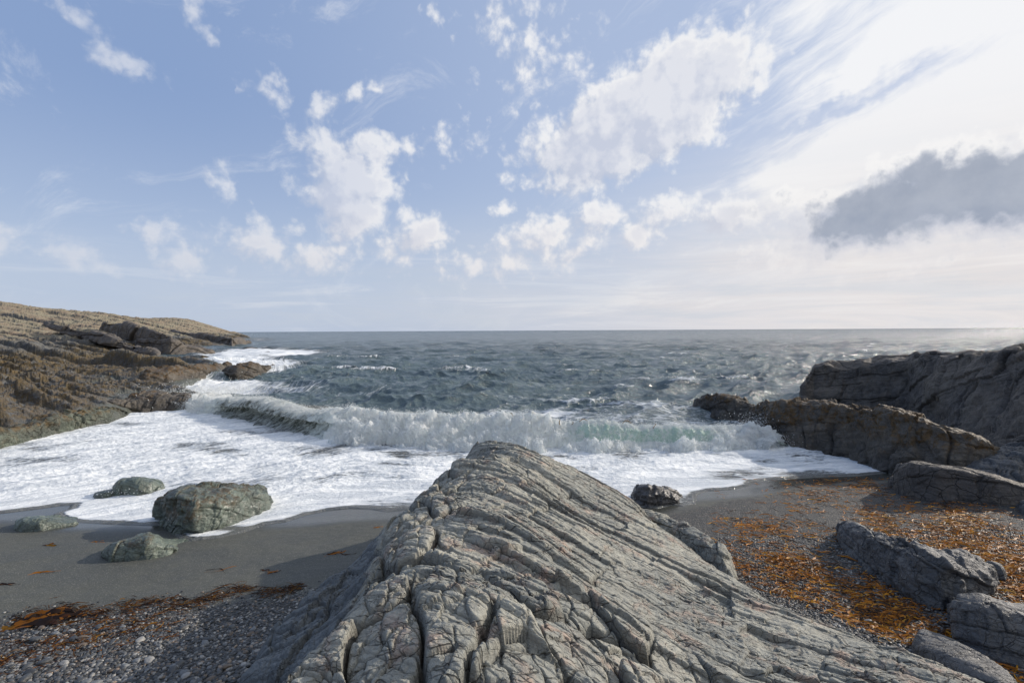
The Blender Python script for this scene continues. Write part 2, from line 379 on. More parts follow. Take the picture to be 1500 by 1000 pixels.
# ------------------------------------------------------------------ beach ground
_sx = np.array([-60, -30, -18, -11.3, -7.1, -4.45, -2.7, 0.5, 2.85, 4.7, 8.2, 10.5, 12.5, 15, 18, 30, 60.])
_sy = np.array([11.5, 11.5, 11, 10.7, 10.0, 10.4, 10.75, 10.6, 10.9, 11.8, 12.85, 13.3, 14.3, 17.5, 20, 21, 22.])
def shore_y(x):
    r = 0
    for o in (-0.9, -0.45, 0, 0.45, 0.9): r = r + np.interp(x + o, _sx, _sy)
    return r / 5
def ground(x, y):
    d = shore_y(x) - y
    z = np.where(d > 0, 0.105 * d, 0.075 * d)
    z = np.maximum(z, -3.0)
    z = z + 0.035 * n2(x * 0.45, y * 0.45, 3) * sm(0.0, 1.5, d) + 0.012 * n2(x * 1.9, y * 1.9, 5) * sm(0.3, 2, d)
    z = z + 0.25 * sm(6.0, 12.0, x) * sm(0.5, 5.0, d)
    return z
def on_ground(px, py):
    px = np.asarray(px, float); py = np.asarray(py, float)
    a, b = ray(px, py); z = np.full(px.shape, 0.4)
    for _ in range(12):
        D = (H - z) / b; z = ground(a * D, D)
    return a * D, D, z
def axis(parts):
    out = [np.linspace(a, b, n, endpoint=False) for a, b, n in parts[:-1]]; a, b, n = parts[-1]
    return np.concatenate(out + [np.linspace(a, b, n)])
gx = axis([(-60, -13, 60), (-13, 13, 1000), (13, 60, 60)])
gy = axis([(-30, 2, 40), (2, 15, 620), (15, 60, 40)])
X, Y = np.meshgrid(gx, gy)
Z = ground(X, Y)
sd = shore_y(X) - Y
Z = Z + 0.004 * n2(X * 7, Y * 7, 8) * sm(0.2, 1, sd)
wet = sm(1.0, 0.15, sd + 0.35 * n2(X * 0.6, Y * 0.9, 4))
grav = np.where(X < 0, sm(3.2, 5.2, sd + 0.5 * n2(X * .5, Y * .5, 6)) * 0.9 + 0.05, sm(0.4, 1.3, sd) * 1.0)
link_mesh('beach', np.stack([X, Y, Z], -1), grid_faces(len(gy), len(gx)), M_sand,
          {'wet': wet.ravel(), 'gravel': grav.ravel()})['kind'] = 'structure'

# ------------------------------------------------------------------ foreground outcrop
TD = np.array([0.887, -0.461]); ND = np.array([0.461, 0.887])
def strata2(x, y, amp, seed=0, block=1.0, wf=1.0):
    """beds whose worn edges run along TD, scarps facing the beach; broken across by joints"""
    t = x * TD[0] + y * TD[1]; s = x * ND[0] + y * ND[1]
    s = s + wf * (0.05 * n2(x * 0.45 + 3, y * 0.45, 21 + seed) + 0.045 * n2(x * 1.6, y * 1.6, 22 + seed) + 0.015 * n2(x * 6, y * 6, 23 + seed))
    h = np.zeros_like(x); cr = np.zeros_like(x)
    for k, (w, A, L, bo, gw, gd) in enumerate(((0.62, 0.045, 1.3, 0.05, 0.009, 0.06), (0.21, 0.030, 0.6, 0.026, 0.006, 0.034), (0.075, 0.015, 0.4, 0.012, 0.004, 0.014))):
        i, lo, hi = cells1(s / w, 40 + k + seed)
        a = A * (0.35 + 1.3 * rnd(i, 5 + k, seed))
        fr = lo / (lo + hi)
        h += a * (0.6 - fr) * np.minimum(1, lo * w / (0.02 + 0.02 * k))
        tw = t + 0.10 * n2(s * 3 + 9, t * 1.2, 31 + k) + 0.25 * rnd(i, 9, seed)
        j, l2, h2 = cells1(tw / L, 60 + k + seed, row=i)
        h += block * bo * (rnd(i, j, 71 + k) - 0.5) * 2
        h += block * bo * (3.6, 3.0, 1.5)[k] * ((rnd(i, j, 81 + k) - 0.5) * (l2 / (l2 + h2) - 0.5) + (rnd(i, j, 85 + k) - 0.5) * (fr - 0.5))
        d2 = np.minimum(l2, h2) * L; d1 = np.minimum(lo, hi * 3) * w
        on = (rnd(i, j, 91 + k) > 0.35)
        g2 = groove(d2, gw) * on; g1 = groove(lo * w, gw * 1.3)
        h -= gd * (block * g2 + 1.1 * g1); cr = np.maximum(cr, np.maximum(g1, g2 * 0.9) * (1 - 0.25 * k))
    return h * amp, cr
def blocks2(x, y, size, seed, ax=1.0, ay=1.0, rot=0.0):
    """cellular jointing: rounded blocks between deep joints"""
    c, s = math.cos(rot), math.sin(rot)
    u = (x * c + y * s) / (size * ax); v = (-x * s + y * c) / (size * ay)
    u = u + 0.25 * n2(u * 1.1, v * 1.1, seed) ; v = v + 0.25 * n2(u * 1.1 + 7, v * 1.1, seed + 1)
    ui = np.floor(u).astype(np.int64); vi = np.floor(v).astype(np.int64)
    f1 = np.full(u.shape, 9.0); f2 = f1.copy(); idd = np.zeros(u.shape)
    for a in (-1, 0, 1):
        for b in (-1, 0, 1):
            cx = ui + a + 0.15 + 0.7 * rnd(ui + a, vi + b, seed); cy = vi + b + 0.15 + 0.7 * rnd(ui + a, vi + b, seed + 50)
            d = np.maximum(np.abs(u - cx), np.abs(v - cy)) * 0.6 + np.hypot(u - cx, v - cy) * 0.4
            new = d < f1
            f2 = np.where(new, f1, np.minimum(f2, d)); idd = np.where(new, rnd(ui + a, vi + b, seed + 99), idd); f1 = np.where(new, d, f1)
    e = f2 - f1
    return idd, e
fp = []
def c3(px, py, z): p = atz(px, py, z); fp.append((p[0], p[1], z))
def w3(x, y, z): fp.append((x, y, z))
for q in [(735, 651, 1.88), (770, 662, 1.7), (800, 676, 1.52), (830, 692, 1.3), (900, 722, 1.05), (935, 745, .9), (1000, 790, .95), (1075, 850, .88), (1130, 880, .86), (1220, 920, .9),
          (1330, 960, .95), (1440, 1000, 1.0), (700, 652, 1.85), (690, 662, 1.8), (650, 690, 1.85), (600, 745, 1.85), (585, 770, 1.9), (565, 810, 1.95), (548, 860, 2.05), (520, 920, 2.02), (485, 1000, 1.95),
          (735, 720, 1.95), (700, 800, 2.1), (760, 800, 2.0), (850, 740, 1.5), (900, 800, 1.45), (1000, 880, 1.3), (1100, 940, 1.22), (1200, 1000, 1.2), (1000, 1000, 1.55), (900, 900, 1.65), (800, 1000, 2.0),
          (650, 1000, 2.15), (650, 880, 2.2), (600, 850, 2.15), (700, 940, 2.15), (620, 800, 2.05),
          (520, 870, 1.55), (470, 960, 1.5), (450, 890, 1.05), (400, 1000, 1.15), (500, 838, 0.45), (430, 862, .5), (395, 925, .55), (335, 1005, .6)]:
    c3(*q)
for q in [(-1.3, 8.9, .9), (-1.9, 9.3, 0), (-.2, 9.9, .8), (.1, 10.6, -.3), (1.0, 10.3, .2), (1.3, 10.7, -.5), (2.2, 9.7, -.1), (2.8, 9.0, -.2), (2.9, 8.0, .1), (3.3, 6.9, .1), (3.4, 6.2, .2), (3.7, 5.4, .3), (4.0, 4.9, .4), (4.4, 4.3, .5),
          (-1.9, 8.2, .15), (-2.4, 7.8, 0), (-3.3, 7.2, .1), (-3.5, 6, .1), (-3.4, 4.6, .3), (-1.65, 7.2, 1.05), (-2.2, 7.0, .55), (-1.75, 6.3, 1.15), (-2.2, 6.2, .75), (-1.55, 5.2, 1.35),
          (0, 1.2, 2.1), (-1, 1.2, 2.0), (1.5, 1.2, 1.75), (3, 1.5, 1.35), (4.5, 2.5, .95), (5.2, 3.2, .6), (-2, 2.2, 1.4), (-3, 2.5, .8), (-3.8, 3.4, .4), (-1.5, 3.0, 1.75), (0, -.5, 1.9), (3, -.5, 1.2), (-2.5, -.5, 1.0)]:
    w3(*q)
fp = np.array(fp); fr = RBF(fp[:, :2], fp[:, 2], 1e-2, 0.15)
tg = np.linspace(-8.2, 4.6, 1250)
sg = np.concatenate([np.linspace(-.4, 1.5, 120, endpoint=False), 1.5 * (10.6 / 1.5) ** np.linspace(0, 1, 1350)])
Tg, Sg = np.meshgrid(tg, sg)
X = Tg * TD[0] + Sg * ND[0]; Y = Tg * TD[1] + Sg * ND[1]; shp = X.shape
B = fr(X, Y)
keepv = (Y > 0.3) & (B - ground(X, Y) > -0.45) & (X > -4.5) & (X < 6.2)
ids = -np.ones(shp, int); ids[keepv] = np.arange(keepv.sum())
fq = grid_faces(*shp); fq = ids.ravel()[fq]; fq = fq[(fq >= 0).all(1)]
X, Y, B = X[keepv], Y[keepv], B[keepv]
edge_d = B - ground(X, Y)
near_blk = sm(4.3, 3.3, Y + 0.9 * n2(X * .8, Y * .8, 2)) * sm(-1.6, -1.0, X) * sm(2.2, 0.6, X - 0.25 * (4 - Y))
crestblk = np.exp(-((X + 0.95 + 0.15 * n2(Y, X, 1)) / 0.35) ** 2) * sm(8.5, 7.5, Y)
S, cr = strata2(X, Y, 1.0, 0, block=1.0)
und = 0.035 * fbm2(X * 0.8, Y * 0.8, 3, 13)
i1, e1 = blocks2(X, Y, 0.42, 5, 1.0, 1.5, 0.35)
i2, e2 = blocks2(X, Y, 0.17, 15, 1.0, 1.3, 0.2)
blk = (i1 - 0.5) * 0.17 + (rnd((i1 * 4096).astype(int), 5, 1) - .5) * .35 * (X - np.round(X / .42) * .42) * 0 - 0.13 * np.exp(-(e1 / 0.055) ** 2) + (1 - np.exp(-e1 / 0.15)) * 0.03
blk2 = (i2 - 0.5) * 0.05 - 0.035 * np.exp(-(e2 / 0.06) ** 2)
wb = np.clip(near_blk + 0.9 * crestblk, 0, 1)
leftface = sm(-0.9, -1.5, X)
# larger knolls / ledges breaking across the slab
tt = X * TD[0] + Y * TD[1]; s_ = X * ND[0] + Y * ND[1] + 0.3 * n2(X * .5, Y * .5, 91)
il, lol, hil = cells1(s_ / 1.35 + .2, 300, .3)
led = 0.07 * (0.4 + rnd(il, 3, 3)) * (0.55 - lol / (lol + hil)) * np.minimum(1, lol * 1.35 / 0.05) * sm(0.2, 1.6, tt + 6)
slab = sm(-.1, 1.3, X + .25 * n2(X * .7, Y * .7, 88))
rough_p = sm(.15, .5, fbm2(X * .55 + 4, Y * .55, 3, 89))
Zr = B + und + S * (1 - 0.45 * wb) * (1 - .60 * slab * (1 - rough_p)) + led * (1 - wb) * (1 - .7 * slab) + blk * wb + blk2 * np.clip(wb + 0.35 * leftface + 0.25 * sm(.5, .7, fbm2(X * .7, Y * .7, 2, 77) + .5), 0, 1)
i3, e3 = blocks2(X, Y, 0.6, 25, 1.0, 1.8, -0.5)
Zr += leftface * ((i3 - .5) * .22 - 0.12 * np.exp(-(e3 / .06) ** 2))
Zr += 0.012 * fbm2(X * 7, Y * 7, 4, 55) + 0.004 * fbm2(X * 30, Y * 30, 3, 56)
crk = np.clip(np.maximum(cr * (1 - .5 * wb), wb * np.exp(-(e1 / .07) ** 2)) + 0.6 * wb * np.exp(-(e2 / .05) ** 2), 0, 1)
out = sm(0.25, -0.2, edge_d); Zr = Zr - out * 0.6
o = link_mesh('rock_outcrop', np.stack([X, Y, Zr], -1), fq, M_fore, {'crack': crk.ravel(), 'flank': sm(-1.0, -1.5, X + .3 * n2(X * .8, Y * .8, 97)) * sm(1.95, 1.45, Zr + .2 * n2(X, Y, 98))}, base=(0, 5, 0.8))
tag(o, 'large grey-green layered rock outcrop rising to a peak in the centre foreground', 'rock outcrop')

# ------------------------------------------------------------------ lofted rocks
BED = np.array([0.22, 0.38, 0.9]); BED /= np.linalg.norm(BED)
def disp3(P, N, amp, size, seed, bed=BED, j1=(0.93, 0.2, -0.3), j2=(-0.3, 0.9, -0.25), fb=1.0, bw_=0.5, lam_=1.0):
    x, y, z = P[..., 0], P[..., 1], P[..., 2]
    k = 1.0 / size
    wx = 0.25 * size * n3(x * k * .9, y * k * .9, z * k * .9, seed); wy = 0.25 * size * n3(x * k * .9 + 9, y * k * .9, z * k * .9, seed + 1)
    a = P @ np.asarray(bed) + 0.5 * wx + 0.05 * size * n3(x * k * 3, y * k * 3, z * k * 3, seed + 5); b = P @ np.asarray(j1) + wy; c = P @ np.asarray(j2) + wx
    h = 0; cr = np.zeros(x.shape)
    for q, (w, L, A) in enumerate(((bw_, 1.0, 1.0), (bw_ * .45, 0.45, 0.42), (bw_ * .17, 0.25, 0.12 * lam_))):
        i, lo, hi = cells1(a / (w * size), seed + q)
        j, l2, h2 = cells1(b / (L * size) + .37 * rnd(i, 3, seed), seed + 20 + q, row=i)
        m, l3, h3 = cells1(c / (L * 1.1 * size) + .5 * rnd(i, 4, seed), seed + 40 + q, row=i)
        hh = (rnd(i, j * 7 + m, seed + q) - 0.5) + 0.6 * (rnd(i, 77, seed + q) - 0.5)
        g = np.maximum(lam_ * groove(np.minimum(lo, hi) * w * size, 0.012 * size), 0.9 * groove(np.minimum(l2, h2) * L * size, 0.013 * size) * (rnd(i, j, 5) > .3))
        h = h + A * (hh - 0.55 * g); cr = np.maximum(cr, g * (1 - .3 * q))
    f = fbm3(x * k * .8, y * k * .8, z * k * .8, 3, seed + 9) * 0.9 + 0.35 * fbm3(x * k * 4, y * k * 4, z * k * 4, 4, seed + 17)
    return amp * (h + fb * f), cr
def cr_interp(x, xs, ys):
    return np.interp(x, xs, ys)
def loft(name, st, mat, label, cat='rock', amp=0.1, size=1.0, seed=0, res=(260, 150), back=1.0, sink=0.4, round_=0.25, dirn=None, group=None, capk=.45, **kw):
    """stations: (px, foot_py, foot_z, edge_py, edge_back, crest_py, crest_back): a profile from foot over front edge and crest to the back"""
    pts = []
    st = [tuple(q) for q in st]; st2 = []
    for px, fpy, fz, epy, eb, cpy, cb in st:
        a = atD(px, fpy, fz[0]) if isinstance(fz, tuple) else atz(px, fpy, fz); pts.append(a); st2.append((px, fpy, a[2], epy, eb, cpy, cb))
    st = st2
    pts = np.array(pts); tan = np.gradient(pts[:, :2], axis=0)
    tan = np.array([tan[max(0, i - 1):i + 2].mean(0) for i in range(len(tan))])
    nrm = np.stack([-tan[:, 1], tan[:, 0]], -1); nrm /= np.linalg.norm(nrm, axis=1)[:, None]
    if dirn is not None: nrm[:] = np.array(dirn) / np.linalg.norm(dirn)
    nrm = pts[:, :2] / np.linalg.norm(pts[:, :2], axis=1)[:, None]
    prof = []
    for (px, fpy, fz, epy, eb, cpy, cb), a, n in zip(st, pts, nrm):
        def up(py, bk):
            # point bk behind the foot along n, at the height where the sight line of py passes
            q = a[:2] + n * bk; _, b = ray(750 + 0 * px, py); _, b = ray(px, py); return np.array([q[0], q[1], H - b * q[1]])
        e = up(epy, eb); c = up(cpy, cb); bkf = a[:2] + n * (cb + back * max(0.35, (c[2] - fz) * 0.6))
        foot0 = np.array([a[0] - n[0] * .05, a[1] - n[1] * .05, fz - sink])
        prof.append([foot0, a, 0.5 * (a + e) + np.array([0, 0, .04]), e, 0.5 * (e + c) + np.array([0, 0, 0.02 * np.linalg.norm(e - c)]), c, np.array([bkf[0], bkf[1], 0.6 * fz + 0.4 * c[2]]), np.array([bkf[0] + n[0] * .3, bkf[1] + n[1] * .3, fz - sink])])
    prof = np.array(prof)                                   # S,8,3
    # closed ends
    def cap(pr, nb):
        d = pr.mean(0) - nb.mean(0); d[2] = 0; L = np.linalg.norm(d) + 1e-9
        c = pr.mean(0); c[2] = pr[:, 2].min() + 0.35 * (pr[:, 2].max() - pr[:, 2].min())
        a = pr + (c - pr) * capk + d / L * 0.12 * size; b = pr + (c - pr) * 0.96 + d / L * 0.2 * size; b[:, 2] -= .1
        return b, a
    b0, a0 = cap(prof[0], prof[1]); b1, a1 = cap(prof[-1], prof[-2])
    prof = np.concatenate([[b0], [a0], prof, [a1], [b1]])
    # resample both ways by arc length
    nu, nv = res
    su = np.concatenate([[0], np.cumsum(np.linalg.norm(np.diff(prof[:, 3], axis=0), axis=1) + .02)]); su /= su[-1]
    uu = np.linspace(0, 1, nu)
    A = np.stack([np.stack([np.interp(uu, su, prof[:, k, c]) for c in range(3)], -1) for k in range(8)], 1)
    sv = np.concatenate([[0], np.cumsum(np.linalg.norm(np.diff(A.mean(0), axis=0), axis=1) + .02)]); sv /= sv[-1]
    vv = np.linspace(0, 1, nv); G = np.empty((nu, nv, 3))
    for c in range(3):
        for i in range(nu): G[i, :, c] = np.interp(vv, sv, A[i, :, c])
    kr = max(1, int(round_ * nv / 8)); ku = max(1, int(round_ * nu / 14))
    for _ in range(2):
        for K, ax in ((kr, 1), (ku, 0)):
            pad = [(0, 0)] * 3; pad[ax] = (K, K); Gp = np.pad(G, pad, mode='edge'); cs = np.cumsum(Gp, axis=ax)
            z0 = np.zeros_like(np.take(cs, [0], axis=ax)); cs = np.concatenate([z0, cs], axis=ax)
            n = G.shape[ax]; G2 = (np.take(cs, np.arange(2 * K + 1, 2 * K + 1 + n), axis=ax) - np.take(cs, np.arange(n), axis=ax)) / (2 * K + 1)
            G = G2
    Nn = grid_normals(G)
    c = G.reshape(-1, 3).mean(0)
    if np.sum((G - c) * Nn) < 0: Nn = -Nn
    dsp, cr = disp3(G, Nn, amp, size, seed, **kw)
    G = G + Nn * dsp[..., None]
    cx, cy = G[..., 0].mean(), G[..., 1].mean(); bz = float(G[..., 2].min())
    fc = grid_faces(nu, nv)
    v0 = G.reshape(-1, 3)[fc[0]]
    o = link_mesh(name, G, fc, mat, {'crack': np.clip(cr, 0, 1).ravel()}, base=(cx, cy, bz))
    return tag(o, label, cat, group)

loft('sea_cliff', [(1182, 594, 0, 560, .15, 547, .5), (1192, 594, 0, 537, .3, 530, .8), (1206, 596, 0, 533, .4, 527, 1.2), (1240, 600, 0, 540, .6, 527, 1.6), (1290, 606, 0, 532, .7, 520, 2.0), (1330, 612, 0, 530, .7, 518, 2.2), (1375, 640, 0, 520, 1.6, 509, 3.0),
                   (1430, 662, .1, 518, 2.6, 509, 4.0), (1500, 690, .2, 513, 3.4, 503, 4.8), (1600, 705, .3, 503, 3.6, 493, 5.0), (1800, 730, .4, 470, 3.6, 458, 5.0)],
     M_cliff, 'tall dark rock cliff at the right edge rising above the horizon line of the sea', 'cliff', amp=0.22, size=1.7, seed=11, res=(520, 240), round_=.07, capk=.12, bw_=.95, lam_=.5)
loft('rock_ridge', [(1023, 601, 0, 590, .3, 584, .7), (1032, 604, 0, 583, .3, 578, .9), (1060, 615, 0, 582, .5, 577, 1.1), (1090, 622, 0, 592, .5, 586, 1.2), (1108, 634, 0, 597, .5, 592, 1.2), (1125, 646, 0, 593, .5, 587, 1.4), (1150, 654, 0, 590, .6, 585, 1.5),
                    (1200, 661, 0, 594, .5, 590, 1.2), (1250, 672, 0, 597, .5, 592, 1.2), (1300, 688, 0.05, 603, .6, 598, 1.3), (1340, 698, .1, 612, .6, 605, 1.4), (1380, 705, .15, 626, .6, 618, 1.4), (1420, 708, .2, 641, .6, 632, 1.4), (1462, 706, .25, 662, .6, 652, 1.2), (1476, 700, .25, 685, .4, 674, .9)],
     M_ridge, 'long low dark rock ridge topped with brown weed running from the surf to the right', 'rock ridge', amp=0.2, size=1.0, seed=31, res=(560, 190), round_=.07, bw_=1.3, lam_=.35)
loft('boulder', [(1304, 718, .12, 706, .06, 700, .2), (1315, 728, .15, 686, .1, 680, .35), (1335, 738, .18, 679, .12, 674, .5), (1370, 745, .22, 685, .15, 680, .55), (1420, 750, .26, 692, .15, 687, .6), (1470, 756, .3, 705, .15, 700, .6), (1510, 760, .33, 716, .15, 710, .6), (1580, 770, .4, 737, .15, 730, .6)],
     M_cliff, 'long dark slab-sided boulder with a lit rim at the edge of the kelp-strewn gravel', 'boulder', amp=0.05, size=.9, seed=51, res=(380, 170), round_=.12, bw_=.8, lam_=.4)
loft('boulder', [(1228, 792, .45, 782, .05, 775, .15), (1242, 806, .48, 777, .08, 769, .35), (1270, 832, .54, 785, .15, 771, .55), (1300, 855, .6, 797, .18, 780, .65), (1340, 880, .66, 812, .2, 789, .7), (1380, 890, .69, 826, .2, 800, .72), (1425, 888, .69, 840, .2, 815, .65), (1450, 876, .67, 848, .15, 828, .5), (1459, 862, .65, 852, .08, 840, .3)],
     M_block, 'blue-grey split boulder with a long crack lying among orange kelp on the right', 'boulder', amp=0.09, size=.55, seed=71, res=(380, 200), round_=.08, bw_=.9, lam_=.8, bed=(.4, -.1, .9))
loft('boulder', [(1390, 905, .72, 885, .05, 876, .15), (1400, 932, .78, 878, .1, 864, .3), (1440, 952, .82, 886, .15, 866, .5), (1490, 962, .84, 900, .2, 882, .6), (1540, 970, .86, 915, .2, 898, .6), (1590, 965, .86, 935, .2, 920, .5)],
     M_block, 'rounded grey boulder cut by the lower right edge in front of the split boulder', 'boulder', amp=0.04, size=.5, seed=83, res=(300, 180), round_=.25)
loft('boulder', [(1488, 762, .3, 748, .05, 738, .15), (1496, 772, .32, 742, .1, 732, .3), (1530, 785, .36, 745, .2, 732, .5), (1580, 790, .4, 755, .2, 742, .5)],
     M_block, 'small pale grey boulder just showing at the right edge beside the dark slab', 'boulder', amp=0.03, size=.4, seed=85, res=(140, 90))
loft('boulder', [(1420, 712, .25, 694, .3, 684, .9), (1450, 712, .26, 674, .4, 662, 1.6), (1480, 714, .3, 662, .6, 650, 2.2), (1520, 718, .3, 655, .8, 642, 2.6), (1600, 720, .3, 650, .8, 640, 2.6)],
     M_block, 'grey rubble boulder wedged between the weedy ridge and the tall cliff', 'boulder', amp=0.11, size=.7, seed=87, res=(200, 120))
loft('low_rock', [(1345, 950, .86, 944, .05, 938, .12), (1370, 972, .88, 950, .08, 942, .3), (1410, 1000, .92, 968, .1, 955, .35), (1460, 1030, .95, 995, .1, 985, .3), (1490, 1050, .97, 1030, .05, 1015, .15)],
     M_block, 'low smooth grey rock half buried in pebbles at the lower right', 'rock', amp=0.025, size=.4, seed=89, res=(200, 120), round_=.4)
loft('rock_ledge', [(895, 742, .5, 735, .1, 728, .2), (930, 764, .55, 748, .1, 742, .3), (960, 782, .6, 760, .12, 752, .4), (1000, 812, .62, 777, .18, 764, .5), (1035, 842, .62, 795, .18, 780, .5), (1060, 862, .62, 818, .15, 797, .45), (1075, 868, .62, 842, .1, 822, .35), (1080, 872, .62, 862, .05, 850, .15)],
     M_fore, 'broken grey ledge stepping down along the right side of the big outcrop', 'rock ledge', amp=0.055, size=.5, seed=91, res=(320, 150), round_=.15, j1=(.8, -.5, .2), dirn=(.35, .94))
loft('boulder', [(927, 733, .02, 724, .08, 718, .2), (932, 738, .03, 714, .1, 708, .35), (950, 742, .05, 711, .15, 705, .5), (972, 741, .05, 720, .2, 712, .5), (990, 738, .05, 727, .1, 722, .35), (998, 736, .04, 733, .05, 730, .15)],
     M_small, 'small shiny black boulder at the foam edge right of the outcrop', 'boulder', amp=0.06, size=.35, seed=93, res=(180, 120), round_=.2)
# boulders in the wash on the left
loft('boulder', [(230, 772, 0.0, 755, .1, 742, .3), (240, 782, 0, 730, .15, 722, .5), (262, 788, 0, 726, .12, 714, .8), (285, 790, 0, 735, .12, 711, 1.1), (315, 780, 0, 738, .12, 709, 1.1), (350, 768, 0, 736, .2, 706, 1.0), (378, 754, 0, 724, .2, 706, .9), (393, 744, 0, 722, .15, 711, .6), (399, 738, 0, 730, .08, 724, .3)],
     M_green, 'big flat-topped green and brown boulder standing in the foam on the left', 'boulder', amp=0.10, size=.7, seed=101, res=(380, 220), round_=.06, bw_=.9, lam_=.5)
loft('boulder', [(152, 822, .18, 812, .08, 805, .2), (165, 825, .2, 800, .1, 794, .4), (195, 824, .2, 795, .15, 788, .55), (218, 822, .2, 788, .15, 779, .6), (240, 818, .18, 797, .15, 788, .6), (262, 812, .15, 802, .1, 797, .45), (278, 805, .13, 801, .05, 798, .3)],
     M_green, 'low wet green boulder on the sand in front of the big green one', 'boulder', amp=0.06, size=.55, seed=103, res=(240, 150), round_=.2, bw_=.9, lam_=.3)
loft('boulder', [(25, 776, .08, 768, .05, 763, .15), (35, 779, .08, 762, .08, 758, .35), (60, 778, .08, 761, .12, 755, .45), (85, 773, .06, 762, .1, 757, .4), (105, 769, .04, 765, .05, 762, .25), (113, 767, .03, 765, .03, 764, .15)],
     M_green, 'flat wet rock lying on the sand near the left edge beside the foam', 'boulder', amp=0.045, size=.5, seed=105, res=(200, 110), round_=.2, bw_=.9, lam_=.3)
loft('boulder', [(166, 722, -.02, 714, .1, 710, .3), (180, 724, -.02, 706, .12, 702, .5), (205, 724, -.02, 702, .15, 697, .6), (222, 721, -.02, 704, .15, 699, .6), (238, 716, -.02, 711, .08, 706, .3)],
     M_green, 'half submerged green rock farther out in the foam behind the big boulder', 'boulder', amp=0.07, size=.6, seed=107, res=(200, 120), round_=.2, bw_=.9, lam_=.3)
loft('boulder', [(140, 729, -.05, 726, .05, 724, .2), (152, 729, -.05, 722, .08, 720, .25), (166, 725, -.05, 719, .05, 717, .2)],
     M_green, 'tiny wet rock just breaking the foam left of the half submerged one', 'boulder', amp=0.03, size=.4, seed=108, res=(80, 50), round_=.2)
# skerries off the headland
loft('skerry', [(330, 553, -.1, 545, .5, 541, 1.2), (345, 555, -.1, 540, .6, 535, 2.0), (370, 553, -.1, 536, .6, 531, 2.5), (385, 547, -.1, 538, .6, 533, 2), (402, 541, -.1, 536, .4, 534, 1.2)],
     M_ridge, 'brown weed-covered skerry in the surf off the end of the left shore', 'skerry', amp=.3, size=2.4, seed=121, res=(200, 120))
loft('skerry', [(352, 514, -.2, 511.5, .6, 510.5, 2), (362, 514.5, -.2, 510, 1, 508.5, 3), (378, 513.5, -.2, 511, 1, 510, 2)],
     M_ridge, 'small dark skerry between white water off the far headland', 'skerry', amp=.3, size=3, seed=123, res=(80, 50))
loft('skerry', [(383, 518, -.2, 516.5, .5, 515.8, 2), (395, 518.3, -.2, 516, .6, 515, 2.5), (408, 518, -.2, 517, .5, 516.2, 2)],
     M_ridge, 'lowest flat dark skerry awash outermost off the left headland', 'skerry', amp=.2, size=3, seed=125, res=(80, 50))

# ------------------------------------------------------------------ shelves and scarps on the headland
loft('rock_shelf', [(-160, 694, (13.6,), 672, .15, 662, .9), (-60, 671, (15.2,), 650, .15, 641, .9), (0, 657, (16.8,), 634, .15, 624, 1.0), (50, 645, (18.1,), 622, .15, 612, 1.0), (100, 632, (19.6,), 608, .15, 600, 1.0), (130, 626, (20.3,), 606, .2, 597, 1.0), (160, 619, (21.4,), 601, .2, 592, 1.0), (184, 611, (22.8,), 603, .15, 598, .6)],
     M_shelf, 'long low green-based rock shelf with a brown weedy top at the left water edge', 'rock shelf', amp=.26, size=1.3, seed=141, res=(520, 130), round_=.08, capk=.2, back=.6, bw_=1, lam_=.5)
loft('rock_shelf', [(166, 609, (23.2,), 594, .3, 584, 1.0), (200, 604, (24.1,), 588, .3, 577, 1.4), (235, 603, (24.4,), 584, .3, 574, 1.6), (265, 601, (24.8,), 585, .3, 578, 1.5), (288, 599, (25.2,), 589, .3, 583, 1.0), (297, 596, (25.8,), 591, .2, 588, .6)],
     M_ridge, 'dark brown ledge ending in the surf where the wave curls against the left shore', 'rock shelf', amp=.24, size=1.4, seed=143, res=(320, 120), round_=.08, capk=.2, back=.6, bw_=1, lam_=.5)
loft('rock_shelf', [(215, 560, (34,), 548, .5, 540, 1.5), (250, 562, (35,), 545, .5, 536, 2), (285, 557, (39,), 544, .5, 535, 2), (315, 550, (45,), 540, .4, 533, 2), (336, 542, (51,), 538, .4, 534, 1.5)],
     M_ridge, 'weed-covered brown ledge reaching out towards the skerry', 'rock shelf', amp=.3, size=2.0, seed=145, res=(260, 90), round_=.1, back=.6, bw_=1, lam_=.5)
loft('rock_scarp', [(68, 476, (82,), 473, 1, 471, 2), (90, 484, (80,), 477, 1, 475, 2.5), (120, 492, (76,), 484, 1, 482, 3), (150, 500, (73,), 490, 1, 489, 3), (190, 511, (70,), 502, 1, 500, 3), (228, 518, (68,), 512, 1, 511, 3)],
     M_cliff, 'thin dark rock step slanting down the tan slope nearest the left edge', 'rock scarp', amp=.5, size=6, seed=131, res=(260, 70), round_=.12, bw_=1, lam_=.4)
loft('rock_scarp', [(152, 484, (104,), 474, 1, 472, 3), (170, 496, (100,), 475, 1.2, 473, 3), (195, 511, (93,), 479, 1.2, 476, 3), (225, 521, (86,), 485, 1.2, 482, 3), (250, 521, (84,), 492, 1.2, 489, 3), (275, 520, (86,), 505, 1.5, 502, 5), (298, 517, (88,), 513, 1.5, 511, 4)],
     M_cliff, 'biggest dark cliff step on the headland dropping to the small inlet', 'rock scarp', amp=.8, size=8, seed=133, res=(320, 110), round_=.1, bw_=1, lam_=.4)
loft('rock_scarp', [(252, 494, (170,), 486, 1.5, 484, 4), (275, 501, (160,), 488, 1.5, 486, 5), (305, 507, (150,), 491, 1.5, 489, 5), (340, 507.5, (135,), 497, 1.5, 495, 5), (366, 503, (165,), 501, 1, 500, 4)],
     M_cliff, 'farthest dark cliff step by the tip of the headland above white water', 'rock scarp', amp=.8, size=9, seed=135, res=(240, 90), round_=.1, bw_=1, lam_=.4)
